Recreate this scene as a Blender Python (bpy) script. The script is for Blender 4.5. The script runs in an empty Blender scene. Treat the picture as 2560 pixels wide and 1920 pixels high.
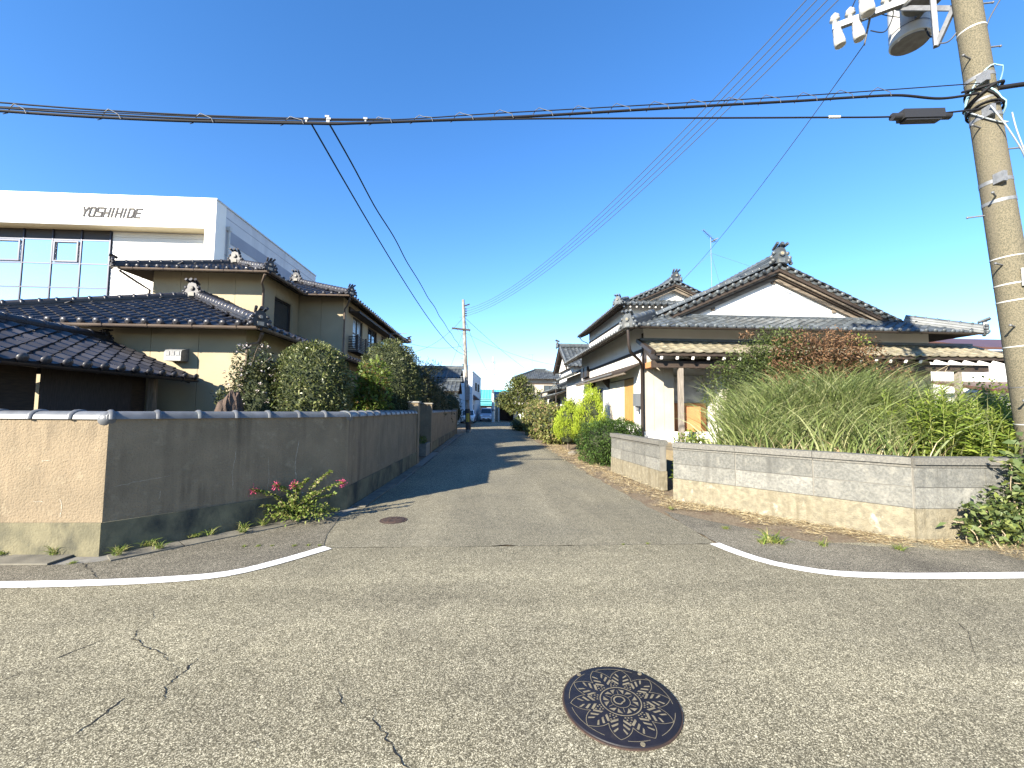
import bpy, bmesh, math, random
import numpy as np
from mathutils import Vector, Matrix, noise

random.seed(7)
RNG = np.random.default_rng(11)
SC = bpy.context.scene
COL = SC.collection
R = math.radians

# ------------------------------------------------------------------ camera
CAM_POS = Vector((0.0, 0.0, 1.58))
YAW, PITCH, ROLL = R(3.2), R(3.538), 0.008
_F = Vector((math.sin(YAW) * math.cos(PITCH), math.cos(YAW) * math.cos(PITCH), math.sin(PITCH)))
_R0 = Vector((math.cos(YAW), -math.sin(YAW), 0))
_U0 = _R0.cross(_F)
_R = _R0 * math.cos(ROLL) + _U0 * math.sin(ROLL)
_U = _U0 * math.cos(ROLL) - _R0 * math.sin(ROLL)
cam_data = bpy.data.cameras.new('camera')
cam_data.sensor_width = 36.0
cam_data.lens = 36.0 * 1035.0 / 2560.0
cam_data.clip_start = 0.05
cam_data.clip_end = 4000.0
cam = bpy.data.objects.new('camera', cam_data)
COL.objects.link(cam)
cam.matrix_world = Matrix(((_R.x, _U.x, -_F.x, CAM_POS.x), (_R.y, _U.y, -_F.y, CAM_POS.y),
                           (_R.z, _U.z, -_F.z, CAM_POS.z), (0, 0, 0, 1)))
SC.camera = cam

# ------------------------------------------------------------------ sky and sun
SUN_AZ, SUN_EL = R(43.5), R(25.0)          # light travels towards +Y/+X, from behind left
world = bpy.data.worlds.new('World')
SC.world = world
world.use_nodes = True
_nt = world.node_tree
_sky = _nt.nodes.new('ShaderNodeTexSky')
_sky.sky_type = 'NISHITA'
_sky.sun_disc = False
_sky.sun_elevation = SUN_EL
_sky.sun_rotation = math.pi + SUN_AZ
_sky.altitude = 0
_sky.air_density = 1.0
_sky.dust_density = 0.0
_sky.ozone_density = 4.0
_hs = _nt.nodes.new('ShaderNodeHueSaturation')
_hs.inputs['Saturation'].default_value = 1.2
_nt.links.new(_sky.outputs[0], _hs.inputs['Color'])
_tn = _nt.nodes.new('ShaderNodeMix')
_tn.data_type = 'RGBA'
_tn.blend_type = 'MULTIPLY'
_tn.inputs[0].default_value = 1.0
_tn.inputs[7].default_value = (1.06, 0.95, 1.0, 1)
_nt.links.new(_hs.outputs[0], _tn.inputs[6])
_nt.links.new(_tn.outputs[2], _nt.nodes['Background'].inputs['Color'])
_nt.nodes['Background'].inputs['Strength'].default_value = 0.097

sun_data = bpy.data.lights.new('sun', 'SUN')
sun_data.energy = 5.0
sun_data.angle = R(0.53)
sun_data.color = (1.0, 0.92, 0.78)
sun = bpy.data.objects.new('sun', sun_data)
COL.objects.link(sun)
_d = Vector((math.sin(SUN_AZ) * math.cos(SUN_EL), math.cos(SUN_AZ) * math.cos(SUN_EL), -math.sin(SUN_EL)))
sun.rotation_euler = _d.to_track_quat('-Z', 'Y').to_euler()
sun.location = (-20, -20, 30)

SC.view_settings.view_transform = 'Standard'
SC.view_settings.look = 'None'
SC.view_settings.gamma = 1.0
SC.view_settings.use_curve_mapping = False
SC.view_settings.exposure = 1.8
SC.cycles.max_bounces = 6
SC.cycles.diffuse_bounces = 1
SC.cycles.transparent_max_bounces = 8

# ------------------------------------------------------------------ object helpers
def link(o):
    COL.objects.link(o)
    return o

def setp(o, label=None, cat=None, group=None, kind=None):
    if label: o['label'] = label
    if cat: o['category'] = cat
    if group: o['group'] = group
    if kind: o['kind'] = kind
    return o

def thing(name, label, cat, loc=(0, 0, 0), group=None):
    o = link(bpy.data.objects.new(name, None))
    o.empty_display_size = 0.2
    o.location = loc
    return setp(o, label, cat, group)

def adopt(o, parent):
    """parent o so that its mesh coordinates stay world coordinates"""
    if parent is not None:
        o.parent = parent
        if parent.type == 'EMPTY':
            o.matrix_parent_inverse = Matrix.Translation(-Vector(parent.location))
    return o

def mesh_np(name, verts, faces_flat, sizes, mat=None, smooth=False):
    verts = np.asarray(verts, np.float32).reshape(-1, 3)
    ff = np.asarray(faces_flat, np.int32).ravel()
    sizes = np.asarray(sizes, np.int32)
    me = bpy.data.meshes.new(name)
    me.vertices.add(len(verts)); me.vertices.foreach_set('co', verts.ravel())
    me.loops.add(len(ff)); me.loops.foreach_set('vertex_index', ff)
    me.polygons.add(len(sizes))
    st = np.zeros(len(sizes), np.int32); st[1:] = np.cumsum(sizes)[:-1]
    me.polygons.foreach_set('loop_start', st)
    me.polygons.foreach_set('loop_total', sizes)
    if smooth: me.polygons.foreach_set('use_smooth', np.ones(len(sizes), bool))
    me.update(calc_edges=True)
    if mat: me.materials.append(mat)
    return me

class B:
    """collects shapes for one mesh"""
    def __init__(s): s.v = []; s.f = []; s.sm = []
    def add(s, vs, fs, sm=False):
        k = len(s.v); s.v += [tuple(p) for p in vs]
        s.f += [tuple(k + i for i in f) for f in fs]; s.sm += [sm] * len(fs); return s
    def box(s, a, b):
        x0, y0, z0 = a; x1, y1, z1 = b
        if x0 > x1: x0, x1 = x1, x0
        if y0 > y1: y0, y1 = y1, y0
        if z0 > z1: z0, z1 = z1, z0
        return s.add([(x0,y0,z0),(x1,y0,z0),(x1,y1,z0),(x0,y1,z0),(x0,y0,z1),(x1,y0,z1),(x1,y1,z1),(x0,y1,z1)],
                     [(0,3,2,1),(4,5,6,7),(0,1,5,4),(1,2,6,5),(2,3,7,6),(3,0,4,7)])
    def obox(s, c, ax, ay, az):
        """oriented box: centre and three half-extent vectors"""
        c, ax, ay, az = Vector(c), Vector(ax), Vector(ay), Vector(az)
        if ax.cross(ay).dot(az) < 0: ax = -ax
        vs = [c - ax - ay - az, c + ax - ay - az, c + ax + ay - az, c - ax + ay - az,
              c - ax - ay + az, c + ax - ay + az, c + ax + ay + az, c - ax + ay + az]
        return s.add(vs, [(0,3,2,1),(4,5,6,7),(0,1,5,4),(1,2,6,5),(2,3,7,6),(3,0,4,7)])
    def bar(s, a, b, w, h=None, up=(0, 0, 1)):
        h = w if h is None else h
        a, b = Vector(a), Vector(b); d = (b - a)
        u = d.normalized(); sd = u.cross(Vector(up))
        if sd.length < 1e-4: sd = u.cross(Vector((1, 0, 0)))
        sd.normalize(); n = sd.cross(u)
        return s.obox((a + b) / 2, d / 2, sd * w / 2, n * h / 2)
    def prism(s, poly, ext):
        """flat polygon (3-D points) extruded by vector ext"""
        n = len(poly); e = Vector(ext); p = [Vector(q) for q in poly]
        nrm = Vector((0, 0, 0))
        for i in range(n): nrm += p[i].cross(p[(i + 1) % n])
        if nrm.dot(e) > 0: p = p[::-1]
        vs = p + [q + e for q in p]
        return s.add(vs, [tuple(range(n)), tuple(range(2 * n - 1, n - 1, -1))] +
                     [((i + 1) % n, i, n + i, n + (i + 1) % n) for i in range(n)])
    def cyl(s, a, b, r0, r1=None, n=12, caps=True, sm=True):
        r1 = r0 if r1 is None else r1
        a, b = Vector(a), Vector(b); u = (b - a).normalized()
        t = Vector((0, 0, 1)) if abs(u.z) < .9 else Vector((1, 0, 0))
        e1 = u.cross(t).normalized(); e2 = u.cross(e1)
        vs = []
        for c, r in ((a, r0), (b, r1)):
            for i in range(n):
                w = 2 * math.pi * i / n
                vs.append(c + e1 * r * math.cos(w) + e2 * r * math.sin(w))
        s.add(vs, [(i, (i + 1) % n, n + (i + 1) % n, n + i) for i in range(n)], sm)
        if caps:
            s.add(vs[:n], [tuple(range(n - 1, -1, -1))]); s.add(vs[n:], [tuple(range(n))])
        return s
    def lathe(s, c, prof, n=16, axis=(0, 0, 1), sm=True):
        """prof: list of (radius, distance along axis)"""
        c = Vector(c); u = Vector(axis).normalized()
        t = Vector((0, 0, 1)) if abs(u.z) < .9 else Vector((1, 0, 0))
        e1 = u.cross(t).normalized(); e2 = u.cross(e1)
        vs = []
        for r, h in prof:
            for i in range(n):
                w = 2 * math.pi * i / n
                vs.append(c + u * h + e1 * r * math.cos(w) + e2 * r * math.sin(w))
        m = len(prof)
        s.add(vs, [(j*n+i, j*n+(i+1)%n, (j+1)*n+(i+1)%n, (j+1)*n+i) for j in range(m-1) for i in range(n)], sm)
        s.add(vs[:n], [tuple(range(n - 1, -1, -1))]); s.add(vs[-n:], [tuple(range(n))])
        return s
    def tube(s, pts, r, n=6):
        pts = [Vector(p) for p in pts]; rr = r if isinstance(r, (list, tuple)) else [r] * len(pts)
        vs = []; e1 = None
        for i, p in enumerate(pts):
            u = (pts[min(i + 1, len(pts) - 1)] - pts[max(i - 1, 0)]).normalized()
            if e1 is None:
                t = Vector((0, 0, 1)) if abs(u.z) < .9 else Vector((1, 0, 0))
                e1 = u.cross(t).normalized()
            else:
                e1 = (e1 - u * e1.dot(u)).normalized()
            e2 = u.cross(e1)
            for k in range(n):
                w = 2 * math.pi * k / n
                vs.append(p + (e1 * math.cos(w) + e2 * math.sin(w)) * rr[i])
        m = len(pts)
        s.add(vs, [(j*n+k, j*n+(k+1)%n, (j+1)*n+(k+1)%n, (j+1)*n+k) for j in range(m-1) for k in range(n)], True)
        s.add(vs[:n], [tuple(range(n - 1, -1, -1))]); s.add(vs[-n:], [tuple(range(n))])
        return s
    def ball(s, c, r, n=10, m=7, sq=(1, 1, 1)):
        c = Vector(c); vs = [c + Vector((0, 0, r * sq[2]))]
        for j in range(1, m):
            t = math.pi * j / m
            for i in range(n):
                w = 2 * math.pi * i / n
                vs.append(c + Vector((r*sq[0]*math.sin(t)*math.cos(w), r*sq[1]*math.sin(t)*math.sin(w), r*sq[2]*math.cos(t))))
        vs.append(c - Vector((0, 0, r * sq[2])))
        fs = [(0, 1 + i, 1 + (i + 1) % n) for i in range(n)]
        for j in range(m - 2):
            fs += [(1+j*n+i, 1+(j+1)*n+i, 1+(j+1)*n+(i+1)%n, 1+j*n+(i+1)%n) for i in range(n)]
        L = len(vs) - 1; k = 1 + (m - 2) * n
        fs += [(k + i, L, k + (i + 1) % n) for i in range(n)]
        return s.add(vs, fs, True)
    def wall(s, O, U, w, h, ops=(), depth=.12, out=None, z0=0):
        """upright wall sheet from O along U (unit), with real openings (u0,u1,z0,z1) and reveals going in"""
        O, U = Vector(O), Vector(U).normalized(); Z = Vector((0, 0, 1))
        N = U.cross(Z) if out is None else Vector(out)
        us = sorted({0, w} | {o[0] for o in ops} | {o[1] for o in ops})
        zs = sorted({0, h} | {o[2] for o in ops} | {o[3] for o in ops})
        flip = U.cross(Z).dot(N) < 0
        def q(a, b, c, d): s.add([a, b, c, d] if not flip else [d, c, b, a], [(0, 1, 2, 3)])
        P = lambda u, z: O + U * u + Z * z
        for i in range(len(us) - 1):
            for j in range(len(zs) - 1):
                uc, zc = (us[i] + us[i+1]) / 2, (zs[j] + zs[j+1]) / 2
                if any(o[0] < uc < o[1] and o[2] < zc < o[3] for o in ops): continue
                q(P(us[i], zs[j]), P(us[i+1], zs[j]), P(us[i+1], zs[j+1]), P(us[i], zs[j+1]))
        D = -N * depth
        for a, b, c, d in ops:
            for (p, r_) in (((a, c), (b, c)), ((b, c), (b, d)), ((b, d), (a, d)), ((a, d), (a, c))):
                A, C = P(*p), P(*r_)
                q(A, A + D, C + D, C)
        return s
    def build(s, name, mat, parent=None, smooth=None):
        me = bpy.data.meshes.new(name)
        me.from_pydata(s.v, [], s.f)
        me.polygons.foreach_set('use_smooth', [bool(x) if smooth is None else smooth for x in s.sm])
        me.materials.append(mat); me.update()
        o = link(bpy.data.objects.new(name, me))
        return adopt(o, parent)
    def mesh(s, name, mat):
        me = bpy.data.meshes.new(name); me.from_pydata(s.v, [], s.f)
        me.polygons.foreach_set('use_smooth', s.sm); me.materials.append(mat); me.update(); return me

def struct(o):
    o['kind'] = 'structure'; return o

def place(name, me, parent, M):
    o = link(bpy.data.objects.new(name, me))
    if parent is not None:
        adopt(o, parent)
    o.matrix_basis = M
    return o

def basis(U, V, N, O):
    return Matrix(((U[0], V[0], N[0], O[0]), (U[1], V[1], N[1], O[1]), (U[2], V[2], N[2], O[2]), (0, 0, 0, 1)))

def join_copies(name, me, mats, mat, parent):
    """one mesh holding a copy of me for every matrix"""
    nv = len(me.vertices); co = np.empty(nv * 3, np.float32); me.vertices.foreach_get('co', co); co = co.reshape(-1, 3)
    nl = len(me.loops); li = np.empty(nl, np.int32); me.loops.foreach_get('vertex_index', li)
    npg = len(me.polygons); lt = np.empty(npg, np.int32); me.polygons.foreach_get('loop_total', lt)
    sm = np.empty(npg, bool); me.polygons.foreach_get('use_smooth', sm)
    Ms = np.array([np.array(m) for m in mats], np.float32); k = len(Ms)
    V = np.einsum('kij,nj->kni', Ms[:, :3, :3], co) + Ms[:, None, :3, 3]
    F = (li[None, :] + (np.arange(k) * nv)[:, None]).ravel()
    m2 = mesh_np(name, V.reshape(-1, 3), F, np.tile(lt, k), mat)
    m2.polygons.foreach_set('use_smooth', np.tile(sm, k))
    o = link(bpy.data.objects.new(name, m2)); adopt(o, parent); o['kind'] = 'stuff'
    return o

def shown(p, n=None, area=1.0):
    """how large a piece shows from the photograph's side of the street"""
    d = Vector(p) - CAM_POS; L = d.length
    f = d.dot(_F)
    if f < .2: return 0
    x, y = d.dot(_R) / f, d.dot(_U) / f
    if abs(x) > 1.3 or abs(y) > 1.0: return 1e-4 * area / L ** 2
    k = 1.0 if n is None else max(0.03, -Vector(n).dot(d) / L)
    return area * k / L ** 2

def scatter_pieces(name, me, items, parent, mat, limit=300, rest=None):
    """items: (matrix, score); the largest as objects, the rest joined"""
    items = sorted(items, key=lambda t: -t[1])
    for M, _ in items[:limit]:
        place(name, me, parent, M)
    if len(items) > limit:
        join_copies(rest or ('far_' + name + 's'), me, [m for m, _ in items[limit:]], mat, parent)
# ------------------------------------------------------------------ materials
def _new(name):
    m = bpy.data.materials.new(name); m.use_nodes = True
    nt = m.node_tree; return m, nt, nt.nodes['Principled BSDF']

def _ramp(nt, src, stops):
    r = nt.nodes.new('ShaderNodeValToRGB'); el = r.color_ramp.elements
    while len(el) < len(stops): el.new(0.5)
    for e, (p, c) in zip(el, stops):
        e.position = p; e.color = (*c, 1) if not isinstance(c, (int, float)) else (c, c, c, 1)
    nt.links.new(src, r.inputs[0]); return r.outputs[0]

def _mix(nt, a, b, fac, mode='MIX'):
    n = nt.nodes.new('ShaderNodeMix'); n.data_type = 'RGBA'; n.blend_type = mode
    for i, x in ((0, fac), (6, a), (7, b)):
        if isinstance(x, (int, float)): n.inputs[i].default_value = x
        elif isinstance(x, tuple): n.inputs[i].default_value = (*x, 1)
        else: nt.links.new(x, n.inputs[i])
    return n.outputs[2]

def _pos(nt, stretch=(1, 1, 1), local=False):
    if local:
        g = nt.nodes.new('ShaderNodeTexCoord').outputs['Object']
    else:
        g = nt.nodes.new('ShaderNodeNewGeometry').outputs['Position']
    if tuple(stretch) == (1, 1, 1): return g
    m = nt.nodes.new('ShaderNodeMapping'); m.inputs['Scale'].default_value = stretch
    nt.links.new(g, m.inputs[0]); return m.outputs[0]

def _noise(nt, vec, scale, detail=5, rough=.55, dist=0):
    n = nt.nodes.new('ShaderNodeTexNoise'); n.inputs['Scale'].default_value = scale
    n.inputs['Detail'].default_value = detail; n.inputs['Roughness'].default_value = rough
    n.inputs['Distortion'].default_value = dist
    nt.links.new(vec, n.inputs['Vector']); return n.outputs[0]

def _bump(nt, bsdf, h, strength, dist=.01):
    b = nt.nodes.new('ShaderNodeBump'); b.inputs['Strength'].default_value = strength
    b.inputs['Distance'].default_value = dist
    nt.links.new(h, b.inputs['Height']); nt.links.new(b.outputs[0], bsdf.inputs['Normal'])

def mat(name, c1, c2=None, s=5, rough=.8, bump=0, bs=60, bd=.006, metal=0, spec=.4, rnd=0, stretch=(1, 1, 1),
        stain=None, ss=1.2, sstretch=(1, 1, 1), sr=(.52, .72), streak=None, local=False, coat=0, lo=.35, hi=.65):
    m, nt, p = _new(name)
    p.inputs['Roughness'].default_value = rough; p.inputs['Metallic'].default_value = metal
    p.inputs['Specular IOR Level'].default_value = spec
    if coat: p.inputs['Coat Weight'].default_value = coat; p.inputs['Coat Roughness'].default_value = .08
    col = c1
    if c2 is not None:
        v = _pos(nt, stretch, local)
        f = _ramp(nt, _noise(nt, v, s, 6), [(lo, 0), (hi, 1)])
        col = _mix(nt, c1, c2, f)
    if stain is not None:
        v2 = _pos(nt, sstretch, local)
        f2 = _ramp(nt, _noise(nt, v2, ss, 7, .62, .3), [(sr[0], 0), (sr[1], 1)])
        col = _mix(nt, col, stain, f2)
    if streak is not None:                       # rain-washed dirt: tall narrow marks, stronger where a broad noise says so
        k1 = _ramp(nt, _noise(nt, _pos(nt, (9, 9, .5), local), 1.0, 5, .6), [(.46, 0), (.66, 1)])
        k2 = _ramp(nt, _noise(nt, _pos(nt, (1, 1, .8), local), 1.7, 3), [(.4, 0), (.65, 1)])
        mm = nt.nodes.new('ShaderNodeMath'); mm.operation = 'MULTIPLY'; nt.links.new(k1, mm.inputs[0]); nt.links.new(k2, mm.inputs[1])
        col = _mix(nt, col, streak, mm.outputs[0])
    if rnd:
        oi = nt.nodes.new('ShaderNodeObjectInfo'); gi = nt.nodes.new('ShaderNodeNewGeometry')
        a = nt.nodes.new('ShaderNodeMath'); a.operation = 'ADD'
        nt.links.new(oi.outputs['Random'], a.inputs[0]); nt.links.new(gi.outputs['Random Per Island'], a.inputs[1])
        fr = nt.nodes.new('ShaderNodeMath'); fr.operation = 'FRACT'; nt.links.new(a.outputs[0], fr.inputs[0])
        mr = nt.nodes.new('ShaderNodeMapRange'); mr.inputs['To Min'].default_value = 1 - rnd; mr.inputs['To Max'].default_value = 1 + rnd
        nt.links.new(fr.outputs[0], mr.inputs[0])
        col = _mix(nt, col, mr.outputs[0], 1.0, 'MULTIPLY')
    if isinstance(col, tuple): p.inputs['Base Color'].default_value = (*col, 1)
    else: nt.links.new(col, p.inputs['Base Color'])
    if bump:
        _bump(nt, p, _noise(nt, _pos(nt, stretch if stretch != (1, 1, 1) else (1, 1, 1), local), bs, 4), bump, bd)
    return m

def leafmat(name, cols, rough=.55, tr=.35, spec=.35, big=None, bigs=2.0):
    """leaf colours picked leaf by leaf; some light passes through"""
    m, nt, p = _new(name)
    g = nt.nodes.new('ShaderNodeNewGeometry')
    n = len(cols)
    col = _ramp(nt, g.outputs['Random Per Island'], [((i + .5) / n, c) for i, c in enumerate(cols)])
    if big is not None:
        f = _ramp(nt, _noise(nt, g.outputs['Position'], bigs, 3), [(.48, 0), (.62, 1)])
        col = _mix(nt, col, big, f)
    nt.links.new(col, p.inputs['Base Color'])
    p.inputs['Roughness'].default_value = rough; p.inputs['Specular IOR Level'].default_value = spec
    t = nt.nodes.new('ShaderNodeBsdfTranslucent'); nt.links.new(col, t.inputs['Color'])
    mx = nt.nodes.new('ShaderNodeMixShader'); mx.inputs[0].default_value = tr
    nt.links.new(p.outputs[0], mx.inputs[1]); nt.links.new(t.outputs[0], mx.inputs[2])
    nt.links.new(mx.outputs[0], nt.nodes['Material Output'].inputs['Surface'])
    return m

def asphalt(name, dark, mid, light, stone, scale, patch, patchcol, amt=1.0, extra=None):
    m, nt, p = _new(name)
    v = _pos(nt)
    def vor(s):
        n = nt.nodes.new('ShaderNodeTexVoronoi'); n.voronoi_dimensions = '2D'; n.inputs['Scale'].default_value = s
        nt.links.new(v, n.inputs['Vector']); return n
    a = vor(scale); sep = nt.nodes.new('ShaderNodeSeparateColor'); nt.links.new(a.outputs['Color'], sep.inputs[0])
    col = _ramp(nt, sep.outputs[0], [(0, dark), (.38, mid), (.72, light), (.97, stone)])
    b = vor(scale * .37); sep2 = nt.nodes.new('ShaderNodeSeparateColor'); nt.links.new(b.outputs['Color'], sep2.inputs[0])
    col = _mix(nt, col, _ramp(nt, sep2.outputs[1], [(0, .8), (.6, 1.0), (1, 1.25)]), 1.0, 'MULTIPLY')
    f = _ramp(nt, _noise(nt, v, patch, 6, .6, .4), [(.4, 0), (.66, 1)])
    col = _mix(nt, col, _mix(nt, col, patchcol, 1.0, 'MULTIPLY'), f)
    f = _ramp(nt, _noise(nt, v, 7, 4), [(.3, .88), (.7, 1.1)])
    col = _mix(nt, col, f, 1.0, 'MULTIPLY')
    f = _ramp(nt, _noise(nt, _pos(nt, extra or (1, 1, 1)), .9, 5, .6), [(.38, .84), (.62, 1.08)])
    col = _mix(nt, col, f, 1.0, 'MULTIPLY')
    f = _ramp(nt, _noise(nt, v, 1.9, 4, .7, .8), [(.66, 1.0), (.74, .72)])
    col = _mix(nt, col, f, 1.0, 'MULTIPLY')
    nt.links.new(col, p.inputs['Base Color'])
    p.inputs['Roughness'].default_value = .86; p.inputs['Specular IOR Level'].default_value = .25
    _bump(nt, p, a.outputs['Distance'], -.55 * amt, .008)
    return m

def glassmat(name, tint=(.02, .025, .03), rough=.03, spec=.9, metal=0.0):
    m, nt, p = _new(name)
    p.inputs['Base Color'].default_value = (*tint, 1); p.inputs['Roughness'].default_value = rough
    p.inputs['Specular IOR Level'].default_value = spec; p.inputs['Metallic'].default_value = metal
    return m

MT = {}
MT['asphalt'] = asphalt('asphalt', (.055, .048, .03), (.133, .117, .073), (.256, .227, .15), (.57, .515, .36), 225, .55, (.8, .8, .82), 1.0, (.12, 1.3, 1))
MT['asphalt_lane'] = asphalt('asphalt_lane', (.053, .047, .031), (.123, .109, .07), (.225, .2, .136), (.45, .405, .29), 230, .5, (.78, .79, .82), 1.0, (1.3, .12, 1))
MT['asphalt_edge'] = asphalt('asphalt_edge', (.042, .037, .027), (.096, .086, .061), (.18, .16, .117), (.4, .36, .275), 220, .8, (.7, .7, .72))
MT['crack'] = mat('crack', (.012, .011, .01), rough=.95)
MT['earth'] = mat('earth', (.1, .073, .046), (.25, .195, .125), 38, .95, 1.0, 60, .03, stain=(.12, .075, .045), ss=3)
MT['yard'] = mat('yard', (.14, .11, .07), (.24, .19, .11), 3, .95, .6, 30, .03, stain=(.07, .09, .03), ss=.9)
MT['paint'] = mat('road_paint', (.82, .81, .78), (.72, .71, .67), 9, .7, .5, 160, .003, stain=(.3, .28, .24), ss=22, sr=(.6, .67))
MT['concrete'] = mat('concrete', (.3, .285, .25), (.2, .19, .165), 4, .9, .5, 90, .006, stain=(.11, .1, .085), ss=1.6)
MT['gutter'] = mat('gutter_concrete', (.17, .155, .12), (.11, .1, .08), 6, .92, .6, 120, .006, stain=(.08, .075, .06), ss=2.5)
MT['plaster'] = mat('tan_plaster', (.225, .173, .11), (.178, .138, .088), 3.5, .93, 1.0, 45, .014, stain=(.29, .235, .155), ss=7.0, sr=(.56, .8), streak=(.11, .085, .055))
MT['plinth'] = mat('plinth_concrete', (.17, .15, .09), (.11, .1, .062), 5, .95, .8, 45, .01, stain=(.035, .036, .03), ss=2.2, sstretch=(1, 1, .5), sr=(.48, .66))
MT['cap_tile'] = mat('cap_tile', (.125, .13, .137), (.078, .081, .087), 5, .45, .15, 60, .003, spec=.5, rnd=.14, stain=(.12, .13, .13), ss=5)
MT['block'] = mat('grey_block', (.17, .167, .148), (.105, .104, .094), 34, .95, 1.0, 110, .012, rnd=.14, stain=(.25, .238, .2), ss=8, sr=(.52, .8), streak=(.085, .084, .076))
MT['block_pale'] = mat('weathered_pale_block', (.21, .205, .178), (.125, .123, .11), 30, .95, 1.0, 110, .012, rnd=.16, stain=(.27, .258, .22), ss=6, sr=(.52, .8), streak=(.12, .115, .1))
MT['block_cap'] = mat('grey_block_cap', (.16, .153, .132), (.1, .096, .086), 40, .95, .9, 90, .01, rnd=.08, stain=(.13, .12, .1), ss=5)
MT['block_base'] = mat('wall_footing', (.235, .205, .14), (.15, .132, .092), 14, .95, 1.0, 60, .014, stain=(.42, .39, .31), ss=3.4, sr=(.6, .7), streak=(.12, .1, .062))
MT['mortar'] = mat('mortar', (.2, .19, .165), (.15, .14, .12), 8, .95, .5, 80)
MT['tile_dark'] = mat('dark_roof_tile', (.024, .023, .026), (.04, .038, .041), 4, .42, .1, 40, .003, spec=.35, rnd=.35, coat=.06)
MT['tile_grey'] = mat('silver_grey_roof_tile', (.085, .096, .102), (.05, .057, .062), 4, .42, .15, 40, .004, spec=.45, rnd=.38, stain=(.13, .127, .11), ss=3.5, sr=(.55, .8))
MT['tile_tan'] = mat('tan_roof_tile', (.27, .235, .16), (.18, .16, .11), 6, .75, .3, 50, .004, rnd=.28, stain=(.12, .115, .09), ss=5)
MT['deck'] = mat('roof_boarding', (.045, .034, .026), (.03, .024, .019), 6, .9, stretch=(1, 1, 8))
MT['tan_wall'] = mat('tan_siding', (.335, .283, .185), (.3, .252, .165), 1.5, .85, .25, 130, .003, stain=(.275, .222, .135), ss=.8, sr=(.6, .8))
MT['dark_wood'] = mat('dark_wood', (.05, .034, .024), (.025, .018, .014), 8, .7, .4, 40, .004, stretch=(1, 1, 6))
MT['grey_wood'] = mat('weathered_wood', (.27, .235, .195), (.14, .12, .1), 12, .88, .6, 30, .006, stretch=(4, 4, .35))
MT['barge_wood'] = mat('barge_board_wood', (.2, .165, .125), (.09, .07, .052), 5, .85, .5, 30, .006, stretch=(.6, 3, 3))
MT['white_wall'] = mat('white_plaster', (.74, .72, .68), (.69, .67, .62), 2, .9, .2, 110, .003, stain=(.52, .5, .45), ss=.8, sstretch=(1, 1, .4), sr=(.62, .85))
MT['cream_wall'] = mat('cream_siding', (.4, .355, .285), (.35, .31, .25), 2, .85, .25, 120, .003, stain=(.29, .25, .195), ss=1.2, sstretch=(1, 1, .4), sr=(.6, .8))
MT['bldg_white'] = mat('white_cladding', (.78, .76, .7), (.74, .72, .65), .7, .75, stain=(.62, .6, .53), ss=.4, sstretch=(1, 1, .5), sr=(.6, .85))
MT['bldg_grey'] = mat('grey_band', (.27, .29, .34), (.24, .26, .31), 1, .8)  # stripe and seam lines, darker grey than the side cladding
MT['bldg_side'] = mat('grey_white_cladding', (.56, .57, .58), (.5, .51, .53), .6, .8, stain=(.4, .41, .43), ss=.6, sstretch=(1, 1, .3))
MT['soffit'] = mat('soffit_boards', (.62, .55, .38), (.55, .48, .33), 3, .8, stretch=(8, 1, 1))
MT['frame_blue'] = mat('blue_grey_frame', (.03, .036, .06), rough=.45, metal=.3)
MT['frame_dark'] = mat('dark_bronze_frame', (.035, .03, .028), rough=.45, metal=.3)
MT['glass_sky'] = glassmat('curtain_glass', (.86, .86, .84), .02, .9, .95)
MT['glass'] = glassmat('window_glass', (.03, .035, .04), .03, .9)
MT['glass_blind'] = glassmat('frosted_glass', (.25, .27, .28), .25, .6)
MT['sign'] = mat('grey_sign_letters', (.075, .072, .072), rough=.8, spec=.1)
MT['gutter_pipe'] = mat('brown_gutter', (.15, .115, .09), (.11, .085, .07), 3, .45)
MT['pipe_dark'] = mat('dark_downpipe', (.035, .027, .023), rough=.4)
MT['steel'] = mat('galvanised_steel', (.24, .245, .25), (.17, .175, .18), 20, .55, metal=.4)
MT['steel_dark'] = mat('dull_steel', (.18, .185, .19), (.13, .13, .135), 12, .6, metal=.4)
MT['white_metal'] = mat('white_enamel', (.5, .5, .475), (.42, .42, .39), 5, .45)
MT['porcelain'] = mat('porcelain', (.42, .415, .39), (.34, .335, .31), 8, .3, spec=.5)
MT['black_rubber'] = mat('black_cable', (.012, .012, .014), rough=.75, spec=.2)
MT['grey_cable'] = mat('grey_cable', (.07, .075, .085), rough=.5)
MT['cyan_cable'] = mat('pale_blue_cable', (.32, .52, .58), rough=.5)
MT['white_cable'] = mat('pale_cable', (.3, .33, .34), rough=.6)
MT['pole'] = mat('pole_concrete', (.16, .138, .092), (.078, .072, .048), 75, .92, .9, 160, .006, lo=.42, hi=.6, stain=(.12, .105, .075), ss=3, sstretch=(1, 1, .3))
MT['pole_far'] = mat('patchy_pole', (.3, .285, .255), (.12, .1, .08), 4, .9, .4, 40, .006, stretch=(1, 1, .6))
MT['pole_band'] = mat('yellow_black_band', (.6, .45, .05), rough=.6)
MT['iron'] = mat('painted_cast_iron', (.0075, .0072, .0115), (.012, .011, .015), 14, .55, .3, 160, .002, spec=.3, stain=(.025, .02, .018), ss=9, sr=(.62, .8))
MT['iron_sand'] = mat('sand_filled_groove', (.2, .17, .11), (.13, .11, .072), 40, .95)
MT['rust'] = mat('rusty_iron', (.06, .034, .024), (.032, .022, .018), 20, .8, .6, 90, .004)
MT['orange_board'] = mat('orange_plywood', (.46, .2, .08), (.38, .16, .07), 6, .85, .3, 40, stretch=(1, 1, .3))
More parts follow.
